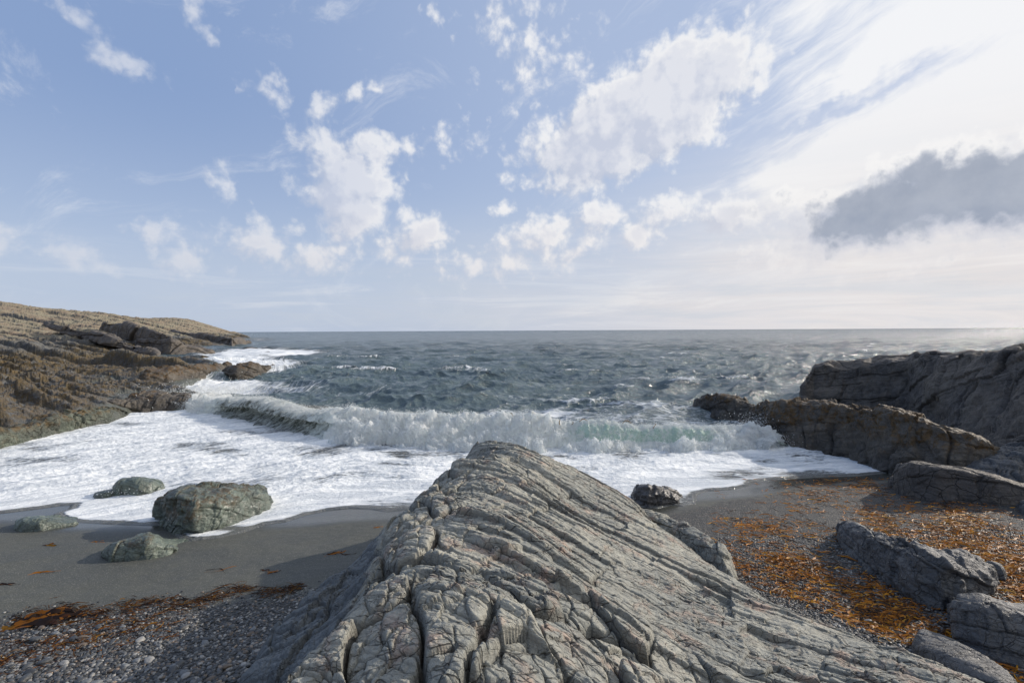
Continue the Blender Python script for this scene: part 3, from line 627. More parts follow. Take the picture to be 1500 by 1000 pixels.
loft('rock_scarp', [(112, 478, (150,), 475, 1, 473.5, 3), (130, 480, (150,), 476, 1, 474.5, 4), (160, 485, (145,), 480, 1, 478.5, 3)],
     M_cliff, 'small dark step high on the slope above the biggest one', 'rock scarp', amp=.4, size=6, seed=137, res=(120, 50), round_=.1)
# ------------------------------------------------------------------ headland
hc = []
def hz(px, py, z):
    p = atz(px, py, z); hc.append((px / 120.0, 2.2 * math.log(p[1]), z))
def hD(px, D, z): hc.append((px / 120.0, 2.2 * math.log(D), z))
def hpD(px, py, D): hc.append((px / 120.0, 2.2 * math.log(D), atD(px, py, D)[2]))
for q in [(-150, 690), (-60, 668), (0, 655), (60, 642), (100, 631), (150, 622), (180, 612), (200, 604), (250, 602), (292, 598), (300, 588), (285, 576), (272, 568), (305, 552), (330, 546), (334, 537), (318, 528), (285, 523), (240, 522)]:
    hz(q[0], q[1], 0.0)
for q in [(262, 518), (300, 514), (335, 508), (368, 502), (366, 496.5)]: hz(q[0], q[1], 0.0)
for q in [(-60, 645, 16.2), (0, 632, 17.7), (60, 620, 19.2), (100, 610, 20.6), (150, 604, 22.0), (190, 594, 25.2), (240, 584, 26.6), (285, 587, 26.3), (0, 600, 19.6), (-100, 600, 17.8), (0, 575, 23.5), (0, 560, 26.5), (0, 530, 36), (0, 515, 45), (60, 598, 21), (60, 560, 28), (60, 530, 40), (100, 590, 22.7), (100, 565, 29), (100, 545, 37), (100, 525, 49),
          (150, 582, 25.5), (150, 555, 33.5), (200, 560, 31.5), (200, 540, 41), (240, 572, 29.5), (270, 548, 40.5), (305, 541, 47), (170, 540, 42), (200, 530, 47), (240, 526, 58), (150, 523, 54), (250, 511, 93), (300, 506, 125), (340, 500, 165), (315, 535, 54), (270, 535, 50)]:
    hpD(*q)
for q in [(0, 500, 60), (0, 480, 90), (0, 460, 130), (0, 444, 180), (-200, 428, 150), (-200, 470, 70), (-400, 410, 140), (-400, 480, 50), (60, 495, 75), (60, 470, 130), (60, 451, 210), (120, 490, 90), (130, 459, 250), (160, 484, 110), (200, 490, 110), (200, 466, 310), (230, 485, 160), (270, 468, 390), (265, 490, 170),
          (290, 477, 430), (310, 484.5, 520), (320, 490, 240), (285, 496, 140), (340, 488.5, 500)]:
    hpD(*q)
for q in [(-150, 13.2, -.6), (0, 14.5, -.7), (100, 16.5, -.7), (160, 19, -.7), (250, 22.5, -.9), (320, 26, -1), (345, 36, -1), (345, 48, -1), (380, 60, -1.5), (330, 68, -1), (270, 84, -.5), (310, 92, -.8), (420, 90, -2), (400, 150, -2), (400, 250, -3), (385, 400, -3), (370, 700, -4), (480, 40, -3), (480, 200, -4), (350, 900, -4),
          (0, 400, 9), (150, 500, 8), (-400, 400, 20), (250, 700, 2)]:
    hD(*q)
hc = np.array(hc); hr = RBF(hc[:, :2], hc[:, 2], 1e-3, 0.15)
pa = np.concatenate([np.linspace(-700, -20, 150, endpoint=False), np.linspace(-20, 430, 820)]); dd = 12.5 * (1100 / 12.5) ** np.linspace(0, 1, 760)
PX, DD = np.meshgrid(pa, dd)
Bz = hr(PX / 120.0, 2.2 * np.log(DD))
X = (PX - 750) / F * DD; Y = DD
h = np.clip(Bz, -4, 60)
land = sm(-0.1, 0.5, h)
crh = np.zeros_like(X)
tq = X * 0.93 - Y * 0.37; sq = X * 0.37 + Y * 0.93
sq = sq + 2.5 * n2(X * .04, Y * .04, 201) + 0.6 * n2(X * .25, Y * .25, 202) + .12 * n2(X * 1.2, Y * 1.2, 203)
fall = sm(60, 14, sq * 0 + DD)
add = np.zeros_like(X)
for k, (w, A, L) in enumerate(((19.0, 2.6, 40), (7.0, 1.1, 14), (2.6, .42, 5), (1.1, .17, 2.0), (.4, .045, .9))):
    i, lo, hi = cells1(sq / w, 210 + k)
    fr_ = lo / (lo + hi)
    turf_ = 1 - (.85 * sm(2.4, 4.0, h) if k >= 2 else .55 * sm(2.6, 4.2, h))
    res_ok = turf_ * sm(w * 0.5, w * 0.12, DD * 0.006)          # drop beds finer than the grid
    dist_ok = (sm(35, 70, DD) if k == 0 else (sm(18, 40, DD) if k == 1 else 1.0))
    j, l2, h2 = cells1((tq + 1.5 * n2(tq * .3, sq * .3, 220 + k)) / L, 230 + k, row=i)
    bl = rnd(i, j, 240 + k)
    on = (0.2 + 1.1 * bl) * (bl > .22)
    add += A * on * (0.5 - fr_) * np.minimum(1, lo * w / (0.12 * w)) * res_ok * dist_ok * 0.9
    g = groove(lo * w, 0.05 * w) * res_ok * dist_ok; crh = np.maximum(crh, g * on)
    add += 0.25 * A * (bl - .5) * res_ok * dist_ok - 0.18 * A * groove(np.minimum(l2, h2) * L, 0.03 * L) * res_ok * dist_ok
add += 0.3 * fbm2(X * .25, Y * .25, 4, 250) * sm(12, 40, DD) + 0.10 * fbm2(X * 1.2, Y * 1.2, 4, 251) + 0.03 * fbm2(X * 6, Y * 6, 3, 252) * sm(70, 30, DD)
h = h + .20 * sm(0, .10, h) * sm(1.6, .4, h) * sm(60, 35, DD)
hs = sm(0, 1.0, h) * sm(0, 3, h + 1.2)
fade_sky = sm(900, 300, DD) * .8 + .2
Zh = h + add * (0.3 + 0.9 * hs) * land * fade_sky * (1 + .35 * sm(70, 40, DD))
Zh = np.where(h < 0.02, np.minimum(h * 3 - .15, -.15), Zh)
link_mesh('headland', np.stack([X, Y, Zh], -1), grid_faces(len(dd), len(pa)), M_head, {'crack': np.clip(crh, 0, 1).ravel()})['kind'] = 'structure'

# ------------------------------------------------------------------ sea
edge_px = [(-700, 800), (-200, 765), (-50, 757), (0, 752), (50, 746), (85, 741), (102, 740), (98, 746), (76, 753), (84, 760), (110, 765), (160, 768), (215, 770), (240, 770), (262, 790), (275, 793), (320, 788), (360, 779), (388, 769), (420, 764), (450, 754), (480, 748), (510, 745), (540, 746), (565, 750), (595, 747),
           (660, 742), (760, 742), (860, 748), (905, 738), (930, 742), (965, 745), (985, 740), (1000, 742), (1020, 738), (1022, 724), (1040, 719), (1075, 717), (1100, 711), (1103, 706), (1150, 702), (1200, 699), (1260, 697), (1308, 692), (1400, 690), (1462, 668), (1478, 648), (1700, 625), (2400, 620)]
EP = np.array([[*on_ground(a, b)[:2]] for a, b in edge_px])
def edge_dist(x, y):
    """signed distance to the swash line, + seaward"""
    best = np.full(x.shape, 1e9); 
    for (x0, y0), (x1, y1) in zip(EP[:-1], EP[1:]):
        dx, dy = x1 - x0, y1 - y0; L = dx * dx + dy * dy
        t = np.clip(((x - x0) * dx + (y - y0) * dy) / L, 0, 1)
        best = np.minimum(best, (x - x0 - t * dx) ** 2 + (y - y0 - t * dy) ** 2)
    inside = np.zeros(x.shape, bool)
    poly = np.vstack([EP, [[200000, 20], [200000, 60000], [-200000, 60000], [-200000, 20]]])
    for (x0, y0), (x1, y1) in zip(poly, np.roll(poly, -1, 0)):
        if y0 == y1: continue
        c = ((y0 > y) != (y1 > y)) & (x < (x1 - x0) * (y - y0) / (y1 - y0) + x0)
        inside ^= c
    return np.where(inside, 1, -1) * np.sqrt(best)
wcr = np.array([(205, 562, 0.0, 585), (262, 570, .35, 597), (290, 573, 0.8, 603), (340, 575, 1.0, 612), (380, 580, 1.0, 624), (430, 594, 1.0, 634), (480, 590, 1, 643), (560, 598, 1, 648), (640, 601, 1, 652), (700, 598, 1, 656), (735, 596, 1, 657), (800, 606, 1, 657), (880, 611, 1, 657), (960, 614, 1, 657), (1040, 616, 1, 657), (1085, 615, 1, 656), (1118, 614, 1.0, 655), (1135, 640, .6, 660)], float)
WB = np.array([atz(p, b, 0.0) for p, _, _, b in wcr])     # base line of the breaker on the water
ca = np.concatenate([np.linspace(-5.0, -1.12, 90, endpoint=False), np.linspace(-1.12, 1.12, 1250), np.linspace(1.12, 5, 90)[1:]])
pyr = np.concatenate([np.linspace(484.12, 487, 24, endpoint=False), np.linspace(487, 560, 250, endpoint=False), np.linspace(560, 820, 430)]) - 484.0
Dr = H * F / pyr
CA, DR = np.meshgrid(ca, Dr)
X = CA * DR; Y = DR.copy()
ed = edge_dist(X, Y)
wl = np.interp(X, WB[:, 0], WB[:, 1])                      # breaker line
bw = Y - wl
rs = R(12)
hz_ = np.zeros_like(X); ox = np.zeros_like(X); oy = np.zeros_like(X)
rowsp = np.abs(np.gradient(Dr))[:, None]
for k in range(110):
    lam = 0.5 * (14 / 0.5) ** (rs.rand() ** 1.0)
    th = -math.pi / 2 + 0.25 + rs.randn() * 0.6
    kx, ky = math.cos(th) * 2 * math.pi / lam, math.sin(th) * 2 * math.pi / lam
    a = 0.0165 * lam ** 0.5
    ok = sm(lam * 0.55, lam * 0.3, rowsp)
    grp = 0.55 + 0.9 * np.abs(n2(X / (lam * 4), Y / (lam * 4), 400 + k))
    ph = kx * X + ky * Y + rs.rand() * 6.28
    aa = a * ok * grp
    hz_ += aa * np.cos(ph); ox -= 0.9 * aa * np.sin(ph) * math.cos(th) ; oy -= 0.9 * aa * np.sin(ph) * math.sin(th)
sea_amp = sm(0.5, 9.0, bw)
inner = sm(0.0, 3.0, ed)
G = ground(X, Y)
chop = 0.03 * fbm2(X * 1.3, Y * 2.0, 4, 61) + 0.012 * fbm2(X * 6, Y * 7, 3, 62)
zin = 0.03 + 1.2 * chop
Zs = zin * (1 - sea_amp) + (hz_) * sea_amp
Zs = Zs * inner + (G + 0.028 + 0.3 * chop * 0.5) * (1 - inner)
Zs = np.where(ed < 0, G - 0.02 + np.maximum(ed, -1) * 0.25, Zs)
# a rounded foam lip at the very edge of the swash
Zs = np.where((ed >= 0) & (ed < 0.10), G - 0.02 + 0.048 * np.sqrt(np.clip(ed / 0.10, 0, 1)), Zs)
X2 = X + ox * sea_amp; Y2 = Y + oy * sea_amp
PXs = 750 + CA * F; PYs = 484 + pyr[:, None] + 0 * CA
# foam amount
foam = np.zeros_like(X)
zone = sm(0.0, .3, ed)
fin = 0.90 + 0.34 * fbm2(X * .35, Y * .5, 3, 70)
darkp = np.exp(-(((PXs - 520) / 150) ** 2 + ((PYs - 657) / 11) ** 2)) + .8 * np.exp(-(((PXs - 850) / 90) ** 2 + ((PYs - 668) / 6) ** 2)) + .5 * np.exp(-(((PXs - 640) / 60) ** 2 + ((PYs - 668) / 10) ** 2)) + .35 * np.exp(-(((PXs - 400) / 120) ** 2 + ((PYs - 628) / 10) ** 2))
thin_edge = .45 * np.exp(-(((PXs - 1180) / 100) ** 2 + ((PYs - 694) / 8) ** 2)) + .5 * np.exp(-(((PXs - 350) / 50) ** 2 + ((PYs - 778) / 7) ** 2)) + .6 * np.exp(-(((PXs - 1010) / 30) ** 2 + ((PYs - 733) / 12) ** 2))
fin = fin - 0.32 * darkp - thin_edge
behind = sm(-0.5, 1.5, bw)
crest = hz_ / 0.12
cap = sm(1.7, 2.6, crest + .5 * n2(X * .3, Y * .3, 75)) * 0.5 * sm(-.2, .4, n2(X * .06, Y * .09, 78))
st = 0.24 + 0.34 * np.exp(-np.maximum(bw, 0) / 9) + 0.26 * fbm2(X * .08, Y * .16, 3, 76) * sm(90, 20, bw) - 0.16 * sm(10, 60, bw)
fout = np.clip(np.maximum(st, cap + 0.1), 0, 1)
dh = .8 * np.exp(-(((PXs - 400) / 70) ** 2 + ((PYs - 532) / 9) ** 2)) + .8 * np.exp(-(((PXs - 440) / 60) ** 2 + ((PYs - 515) / 4) ** 2)) + np.exp(-(((PXs - 330) / 75) ** 2 + ((PYs - 522) / 13) ** 2)) * 1.0 + np.exp(-(((PXs - 300) / 60) ** 2 + ((PYs - 560) / 14) ** 2)) + 0.8 * np.exp(-(((PXs - 400) / 60) ** 2 + ((PYs - 512) / 5) ** 2)) + .7 * np.exp(-(((PXs - 380) / 40) ** 2 + ((PYs - 495) / 5) ** 2)) \
    + .75 * np.exp(-(((PXs - 400) / 110) ** 2 + ((PYs - 566) / 10) ** 2)) + .5 * np.exp(-(((PXs - 360) / 60) ** 2 + ((PYs - 540) / 8) ** 2)) + .35 * np.exp(-(((PXs - 990) / 60) ** 2 + ((PYs - 605) / 7) ** 2))
fout = np.clip(np.maximum(fout, 0.86 * np.clip(dh, 0, 1) + 0.1 * fbm2(X * .2, Y * .2, 3, 79)), 0, 1)
foam = fin * (1 - behind) + fout * behind
foam = np.maximum(foam, 0.95 * np.exp(-((ed - .06) / .09) ** 2) * (ed > -.05))
foam = np.clip(foam, 0, 1.1) * zone
foam = np.where(ed < 0.4, np.maximum(foam, 0.35 * zone), foam)
shal = np.clip(sm(1.5, -1.0, bw), 0, 1)
slope = sm(-9, -4, X)                                      # on the left the backwash lines run diagonally
gxx = np.where(X < -5, (X + 5) * 0.9, 0) + 0 * X
fu = X * 0.42 + .3 * n2(X * .4, Y * .4, 95); fv = (Y - gxx) * 1.6 + .35 * n2(X * .35, Y * .35, 96)
fl = np.stack([fu + 0 * X, fv, np.zeros_like(X)], -1)
farf = sm(20, 80, DR)[..., None]
fl = fl * (1 - farf * .55)
rip = sm(25, 120, DR)
link_mesh('sea', np.stack([X2, Y2, Zs], -1), grid_faces(len(Dr), len(ca)), M_sea,
          {'flow': fl.reshape(-1, 3), 'foam': foam.ravel(), 'shallow': shal.ravel(), 'ripple': rip.ravel()})['kind'] = 'structure'

# ------------------------------------------------------------------ breaking wave
def build_wave():
    nu, nv = 1500, 150
    # world stations
    base = WB; crest = []
    for (px, cpy, hf, bpy_), b in zip(wcr, base):
        _, rb = ray(px, cpy); D = b[1] + 0.9; crest.append((H - rb * D) * (hf if hf < .9 else 1))
    crest = np.array(crest)
    s = np.concatenate([[0], np.cumsum(np.hypot(np.diff(base[:, 0]), np.diff(base[:, 1])))])
    u = np.linspace(0, s[-1], nu)
    bx = np.interp(u, s, base[:, 0]); by = np.interp(u, s, base[:, 1]); hh = np.interp(u, s, crest)
    ker = np.ones(41) / 41
    sm1 = lambda a: np.convolve(np.pad(a, 20, mode='edge'), ker, 'valid')
    bx, by, hh = sm1(bx), sm1(by), sm1(hh)
    px = 750 + bx / by * F
    tx, ty = np.gradient(bx), np.gradient(by); L = np.hypot(tx, ty); nx, ny = ty / L, -tx / L       # towards the beach
    nx, ny = sm1(nx), sm1(ny)
    curl = np.array([(-4.2, -.12), (-2.6, .25), (-1.5, .62), (-1.0, .86), (-.75, .98), (-.55, 1.0), (-.3, .93), (-.12, .78), (-.05, .64), (-.16, .62), (-.38, .66), (-.52, .55), (-.50, .38), (-.34, .2), (-.1, .06), (.25, -.08)])
    foamy = np.array([(-4.2, -.12), (-2.6, .22), (-1.6, .5), (-1.15, .78), (-.9, .95), (-.7, 1.0), (-.55, .96), (-.38, .86), (-.24, .74), (-.13, .61), (-.02, .48), (.08, .36), (.18, .25), (.3, .15), (.42, .05), (.58, -.08)])
    fall = np.array([(-4.2, -.12), (-2.6, .3), (-1.6, .68), (-1.0, .92), (-.65, .99), (-.45, 1.0), (-.3, .96), (-.2, .84), (-.15, .70), (-.12, .56), (-.09, .42), (-.05, .30), (.1, .30), (.3, .22), (.45, .1), (.6, -.08)])
    wc = sm(285, 320, px) * sm(455, 430, px) + 0.8 * sm(430, 450, px) * sm(500, 470, px)
    wf = sm(800, 860, px) * sm(1085, 1030, px)
    vs = np.linspace(0, 1, 16); vv = np.linspace(0, 1, nv)
    def prof(c): return np.stack([np.interp(vv, vs, c[:, 0]), np.interp(vv, vs, c[:, 1])], -1)
    pc, pf, pl = prof(curl), prof(foamy), prof(fall)
    wc = np.clip(wc, 0, 1)
    P2 = wc[:, None, None] * pc + wf[:, None, None] * pl + (1 - wc - wf)[:, None, None] * pf
    k = np.ones(7) / 7
    P2 = np.apply_along_axis(lambda a: np.convolve(np.pad(a, 3, mode='edge'), k, 'valid'), 1, P2)
    hvar = .85 + 0.13 * n2(u * .5, u * 0, 501)[:, None] + 0.09 * n2(u * 1.7, u * 0, 502)[:, None] + .05 * n2(u * 5, u * 0, 504)[:, None]
    hl = (hh[:, None] * hvar)
    q = P2[..., 0] * np.clip(hh, .2, 1.2)[:, None] * 1.15; z = P2[..., 1] * hl
    q = q + 0.22 * n2(u * .5, u * 0, 503)[:, None] * sm(.3, .6, vv)[None, :]
    G = np.stack([bx[:, None] + nx[:, None] * q, by[:, None] + ny[:, None] * q, z], -1)
    N = grid_normals(G)
    if N[:, nv // 3, 2].mean() < 0: N = -N
    V = vv[None, :] + 0 * u[:, None]; U = u[:, None] + 0 * V
    x, y, zz = G[..., 0], G[..., 1], G[..., 2]
    lump = fbm3(x * 1.7, y * 1.7, zz * 1.7, 5, 510, .6); fine = fbm3(x * 7, y * 7, zz * 7, 4, 520, .65)
    front = sm(.28, .42, V)
    foamz = front * (1 - wc)[:, None] * (1 - .92 * wf[:, None] * sm(.86, .72, V) * sm(.28, .36, V)) 
    lowb = wf[:, None] * sm(.70, .78, V)
    amp = 0.25 * foamz + 0.06 * front + 0.04
    dsp = amp * lump + (0.06 * foamz + 0.012) * fine + 0.10 * foamz * np.abs(n3(x * 3.2, y * 3.2, zz * 3.2, 530))
    drp = wf[:, None] * front * (1 - lowb)
    dsp = dsp + drp * (0.03 * n2(U * 7, V * 2, 540) + .012 * n2(U * 22, V * 3, 541))
    stk = (wc[:, None]) * front
    dsp = dsp + stk * 0.035 * n2(U * 5 + V * 6, V * 3, 543)
    taper = sm(0, .05, V) * sm(1.0, .96, V)
    G = G + N * (dsp * taper)[..., None]
    foam = np.clip(0.62 + 0.42 * foamz - .12 * stk - .25 * drp + .3 * lowb + 0.2 * sm(.32, .36, V) * sm(.46, .4, V) - 0.30 * sm(.3, .08, V), 0, 1.2)
    foam = np.where(V < .28, 0.42 + .25 * np.exp(-((PXn(U, s) - 380) / 120) ** 2), foam) if False else foam
    foam = foam - .06 * stk * sm(.45, .6, V)
    thin = np.clip(wf[:, None] * sm(.3, .4, V) + .35 * (1 - wc)[:, None] + 0 * V, 0, 1)
    fl = np.stack([U, V * 6 + 0 * U, 0 * U], -1)
    fl[..., 0] += (wc[:, None]) * V * 1.6
    o = link_mesh('breaking_wave', G, grid_faces(nu, nv), M_wave, {'flow': fl.reshape(-1, 3), 'foam': foam.ravel(), 'thin': thin.ravel()})
    o['kind'] = 'structure'
    return G, px, wc, wf, hh, nx, ny
WG, Wpx, Wwc, Wwf, Whh, Wnx, Wny = build_wave()

# ------------------------------------------------------------------ scatter helpers
def ico(sub):
    t = (1 + 5 ** .5) / 2
    v = [(-1, t, 0), (1, t, 0), (-1, -t, 0), (1, -t, 0), (0, -1, t), (0, 1, t), (0, -1, -t), (0, 1, -t), (t, 0, -1), (t, 0, 1), (-t, 0, -1), (-t, 0, 1)]
    v = [np.array(a) / np.linalg.norm(a) for a in v]
    f = [(0, 11, 5), (0, 5, 1), (0, 1, 7), (0, 7, 10), (0, 10, 11), (1, 5, 9), (5, 11, 4), (11, 10, 2), (10, 7, 6), (7, 1, 8), (3, 9, 4), (3, 4, 2), (3, 2, 6), (3, 6, 8), (3, 8, 9), (4, 9, 5), (2, 4, 11), (6, 2, 10), (8, 6, 7), (9, 8, 1)]
    for _ in range(sub):
        c = {}; nf = []
        def mid(a, b):
            k = (min(a, b), max(a, b))
            if k not in c: m = v[a] + v[b]; v.append(m / np.linalg.norm(m)); c[k] = len(v) - 1
            return c[k]
        for a, b, d in f:
            x, y, z = mid(a, b), mid(b, d), mid(d, a); nf += [(a, x, z), (b, y, x), (d, z, y), (x, y, z)]
        f = nf
    return np.array(v), np.array(f, dtype=np.int32)
def scatter_blobs(name, C, S, mat, sub=0, rot=True, tint=None, seed=0, rough=0.0):
    v, f = ico(sub); r = R(seed); n = len(C)
    ang = r.rand(n) * 6.283; tl = r.randn(n) * .3
    if S.ndim == 1: S = np.repeat(S[:, None], 3, 1)
    V = v[None] * S[:, None, :]
    if rough: V = V * (1 + rough * r.randn(n, len(v), 1))
    c, s = np.cos(tl)[:, None], np.sin(tl)[:, None]
    y, z = V[..., 1] * c - V[..., 2] * s, V[..., 1] * s + V[..., 2] * c
    c, s = np.cos(ang)[:, None], np.sin(ang)[:, None]
    x, y = V[..., 0] * c - y * s, V[..., 0] * s + y * c
    V = np.stack([x, y, z], -1) + C[:, None, :]
    Fc = (f[None] + (np.arange(n) * len(v))[:, None, None]).reshape(-1, 3)
    at = {}
    if tint is not None: at['tint'] = np.repeat(tint, len(v), 0)
    return link_mesh(name, V, Fc, mat, at)

# spray thrown up by the breaker
def spray():
    r = R(77); nu, nv = WG.shape[:2]; C = []; S = []
    n = 60000
    iu = (r.rand(n) * nu).astype(int); kind = r.rand(n)
    iv = np.where(kind < .5, (.36 + .07 * r.randn(n)) * nv, (.6 + .3 * r.rand(n)) * nv).astype(int).clip(0, nv - 1)
    P = WG[iu, iv].copy(); off = np.abs(r.randn(n)) ** 1.3
    den = n2(iu * .03, iu * 0.0, 600)
    up = np.where(kind < .5, .06, .045) * (1 + 1.2 * den)
    P[:, 2] += np.abs(off * up); P[:, 0] += r.randn(n) * .05 + Wnx[iu] * .05 * off; P[:, 1] += r.randn(n) * .05 + Wny[iu] * np.where(kind < .5, .05, .14) * off
    keep = ~((Wwf[iu] > .5) & (iv < .74 * nv) & (iv > .36 * nv) & (r.rand(n) < .9)) & ~((Wwc[iu] > .4) & (iv > .45 * nv) & (r.rand(n) < .9)) & (P[:, 2] > .0)
    C.append(P[keep]); S.append((.004 + .009 * r.rand(n) ** 3)[keep])
    n = 35000
    iu = (r.rand(n) * nu).astype(int); iv = ((.40 + .56 * r.rand(n)) * nv).astype(int).clip(0, nv - 1); P = WG[iu, iv].copy(); off = r.rand(n) ** 2 * .16
    P[:, 0] += Wnx[iu] * off + r.randn(n) * .02; P[:, 1] += Wny[iu] * off + r.randn(n) * .02; P[:, 2] += r.rand(n) * .06
    keep = ((Wwc[iu] < .35)) & ~((Wwf[iu] > .5) & (iv < .72 * nv) & (r.rand(n) < .93)) & (fbm2(P[:, 0] * 2.2, P[:, 2] * 2.8, 3, 611) > -.12) & (P[:, 2] > 0)
    C.append(P[keep]); S.append((.006 + .014 * r.rand(n) ** 2)[keep])
    # burst against the ridge, and white water on the left shore
    for (px, py, z0, n, sx, sy, szz) in ((1105, 640, 0.1, 2600, .45, .35, .34), (1090, 648, .1, 2500, .8, .4, .18), (285, 585, .1, 4500, 1.1, 1.2, .38), (335, 575, .2, 2000, 1.5, .8, .3), (176, 718, .0, 500, .35, .2, .07), (250, 735, 0.0, 500, .4, .3, .07)):
        p = atz(px, py, z0); Q = p + np.stack([r.randn(n) * sx, r.randn(n) * sy, np.abs(r.randn(n)) * szz], -1)
        C.append(Q); S.append((.005 + .010 * r.rand(n) ** 3) * p[1] / 17 if py < 700 else (.004 + .008 * r.rand(n) ** 3))
    C = np.concatenate(C); S = np.concatenate(S)
    o = scatter_blobs('sea_spray', C, S, M_spray, 0, seed=5); o['kind'] = 'stuff'; tag(o, 'white spray and droplets thrown up along the breaking wave', 'spray')
spray()
# foam mound where the breaker meets the ridge
def mound(px, py, r3, seed, hmax, label):
    v, f = ico(5); p = atz(px, py, 0.0)
    P = v * np.array(r3); P[:, 2] = P[:, 2] * (hmax / r3[2])
    d = fbm3(P[:, 0] * 2.2 + seed, P[:, 1] * 2.2, P[:, 2] * 2.2, 5, seed, .62)
    P = P * (1 + .38 * d)[:, None] + p
    o = link_mesh('foam_burst', P, f, M_wave, {'foam': np.full(len(P), 1.05), 'thin': np.full(len(P), .3), 'flow': P}, base=None)
    tag(o, label, 'foam'); o['kind'] = 'stuff'
mound(1100, 652, (1.0, .45, .7), 3, .62, 'white foam bursting against the dark ridge')
mound(282, 590, (1.5, 2.2, .5), 4, .42, 'white water surging round the end of the weedy shelf')

# ------------------------------------------------------------------ pebbles
def in_poly(px, py, poly):
    ins = np.zeros(px.shape, bool)
    for (x0, y0), (x1, y1) in zip(poly, poly[1:] + poly[:1]):
        if y0 == y1: continue
        ins ^= ((y0 > py) != (y1 > py)) & (px < (x1 - x0) * (py - y0) / (y1 - y0) + x0)
    return ins
def tints(r, n, pale=.25):
    b = 0.035 + 0.11 * r.rand(n) ** 1.8
    c = np.stack([b * .95, b, b * 1.04], -1)
    w = r.rand(n)
    c = np.where((w < .10)[:, None], np.stack([b * 1.9, b * 1.45, b * 1.05], -1), c)
    c = np.where((w > 1 - pale * .5)[:, None], np.stack([0.18 + .13 * r.rand(n)] * 3, -1) * np.array([1, .98, .92]), c)
    c = np.where(((w > .2) & (w < .5))[:, None], np.stack([b * .55, b * .58, b * .6], -1), c)
    return c
def pebbles():
    r = R(31)
    # shingle, fine to coarse towards the eye
    N = 120000
    x = np.concatenate([-9 + 7.0 * r.rand(N // 2), 1.0 + 7.5 * r.rand(N // 2)]); y = np.concatenate([2.2 + 4.9 * r.rand(N // 2), 2.6 + 6.0 * r.rand(N // 2)])
    sdd = shore_y(x) - y + .5 * n2(x * .6, y * .6, 41)
    left = x < 0
    w = np.where(left, sm(3.6, 5.0, sdd), .5 + .5 * sm(3.0, 6.0, sdd))
    keep = r.rand(len(x)) < w
    x, y, left, sdd = x[keep], y[keep], left[keep], sdd[keep]; n = len(x)
    s = np.where(left, .008 + .011 * r.rand(n) ** 2 + .012 * sm(4.4, 6.5, sdd) * r.rand(n) ** 2, .008 + .010 * r.rand(n) ** 2 + .014 * sm(5.5, 8.0, sdd) * r.rand(n) ** 2)
    S = np.stack([s * (1 + .6 * r.rand(n)), s * (.8 + .4 * r.rand(n)), s * (.45 + .3 * r.rand(n))], -1)
    C = np.stack([x, y, ground(x, y) + s * .25], -1)
    o = scatter_blobs('shingle', C, S, M_peb, 1, tint=tints(r, n), seed=6, rough=.05); tag(o, 'grey shingle of small rounded pebbles at the top of the beach', 'pebbles'); o['kind'] = 'stuff'
    # the biggest cobbles, one object each
    protos = []
    for k in range(7):
        v, f = ico(3); rr = R(90 + k)
        sc = np.array([1.25 + .4 * rr.rand(), 1.0, .55 + .2 * rr.rand()])
        d = 1 + .22 * fbm3(v[:, 0] * .9 + k * 5, v[:, 1] * .9, v[:, 2] * .9, 3, k)
        P = v * d[:, None]; P = np.sign(P) * np.abs(P) ** .9 * sc
        t = tints(rr, 1, .0)[0] * 1.25 if k else np.array([.26, .255, .24])
        o = link_mesh('cobble', P, f, M_peb, {'tint': np.repeat(t[None], len(v), 0)}); protos.append(o)
    lst = []
    rr = R(8)
    for _ in range(210):
        if rr.rand() < .78:
            px, py = -60 + 520 * rr.rand(), 918 + 110 * rr.rand() ** .9
            if px > 420 - (py - 920) * .9: continue
        else:
            px, py = 1180 + 260 * rr.rand(), 905 + 100 * rr.rand()
            if py > 890 + (px - 1130) * .40 - 12 or py < 880: continue
        lst.append((px, py))
    for n_, (px, py) in enumerate(lst):
        x, y, z = on_ground(px, py); k = n_ if n_ < 7 else int(rr.rand() * 7)
        o = protos[k] if n_ < 7 else protos[k].copy()
        if n_ >= 7: COL.objects.link(o)
        s = .018 + .026 * rr.rand() ** 2.2
        if px > 1100: s *= .8
        o.scale = (s, s, s); o.location = (float(x), float(y), float(z) + s * .35); o.rotation_euler = (rr.randn() * .2, rr.randn() * .2, rr.rand() * 6.28)
        if px < 700: tag(o, 'rounded grey cobble lying on the shingle left of the outcrop', 'cobble', 'cobbles on the shingle left of the outcrop')
        else: tag(o, 'rounded grey cobble in the shingle right of the outcrop', 'cobble', 'cobbles on the shingle right of the outcrop')
pebbles()

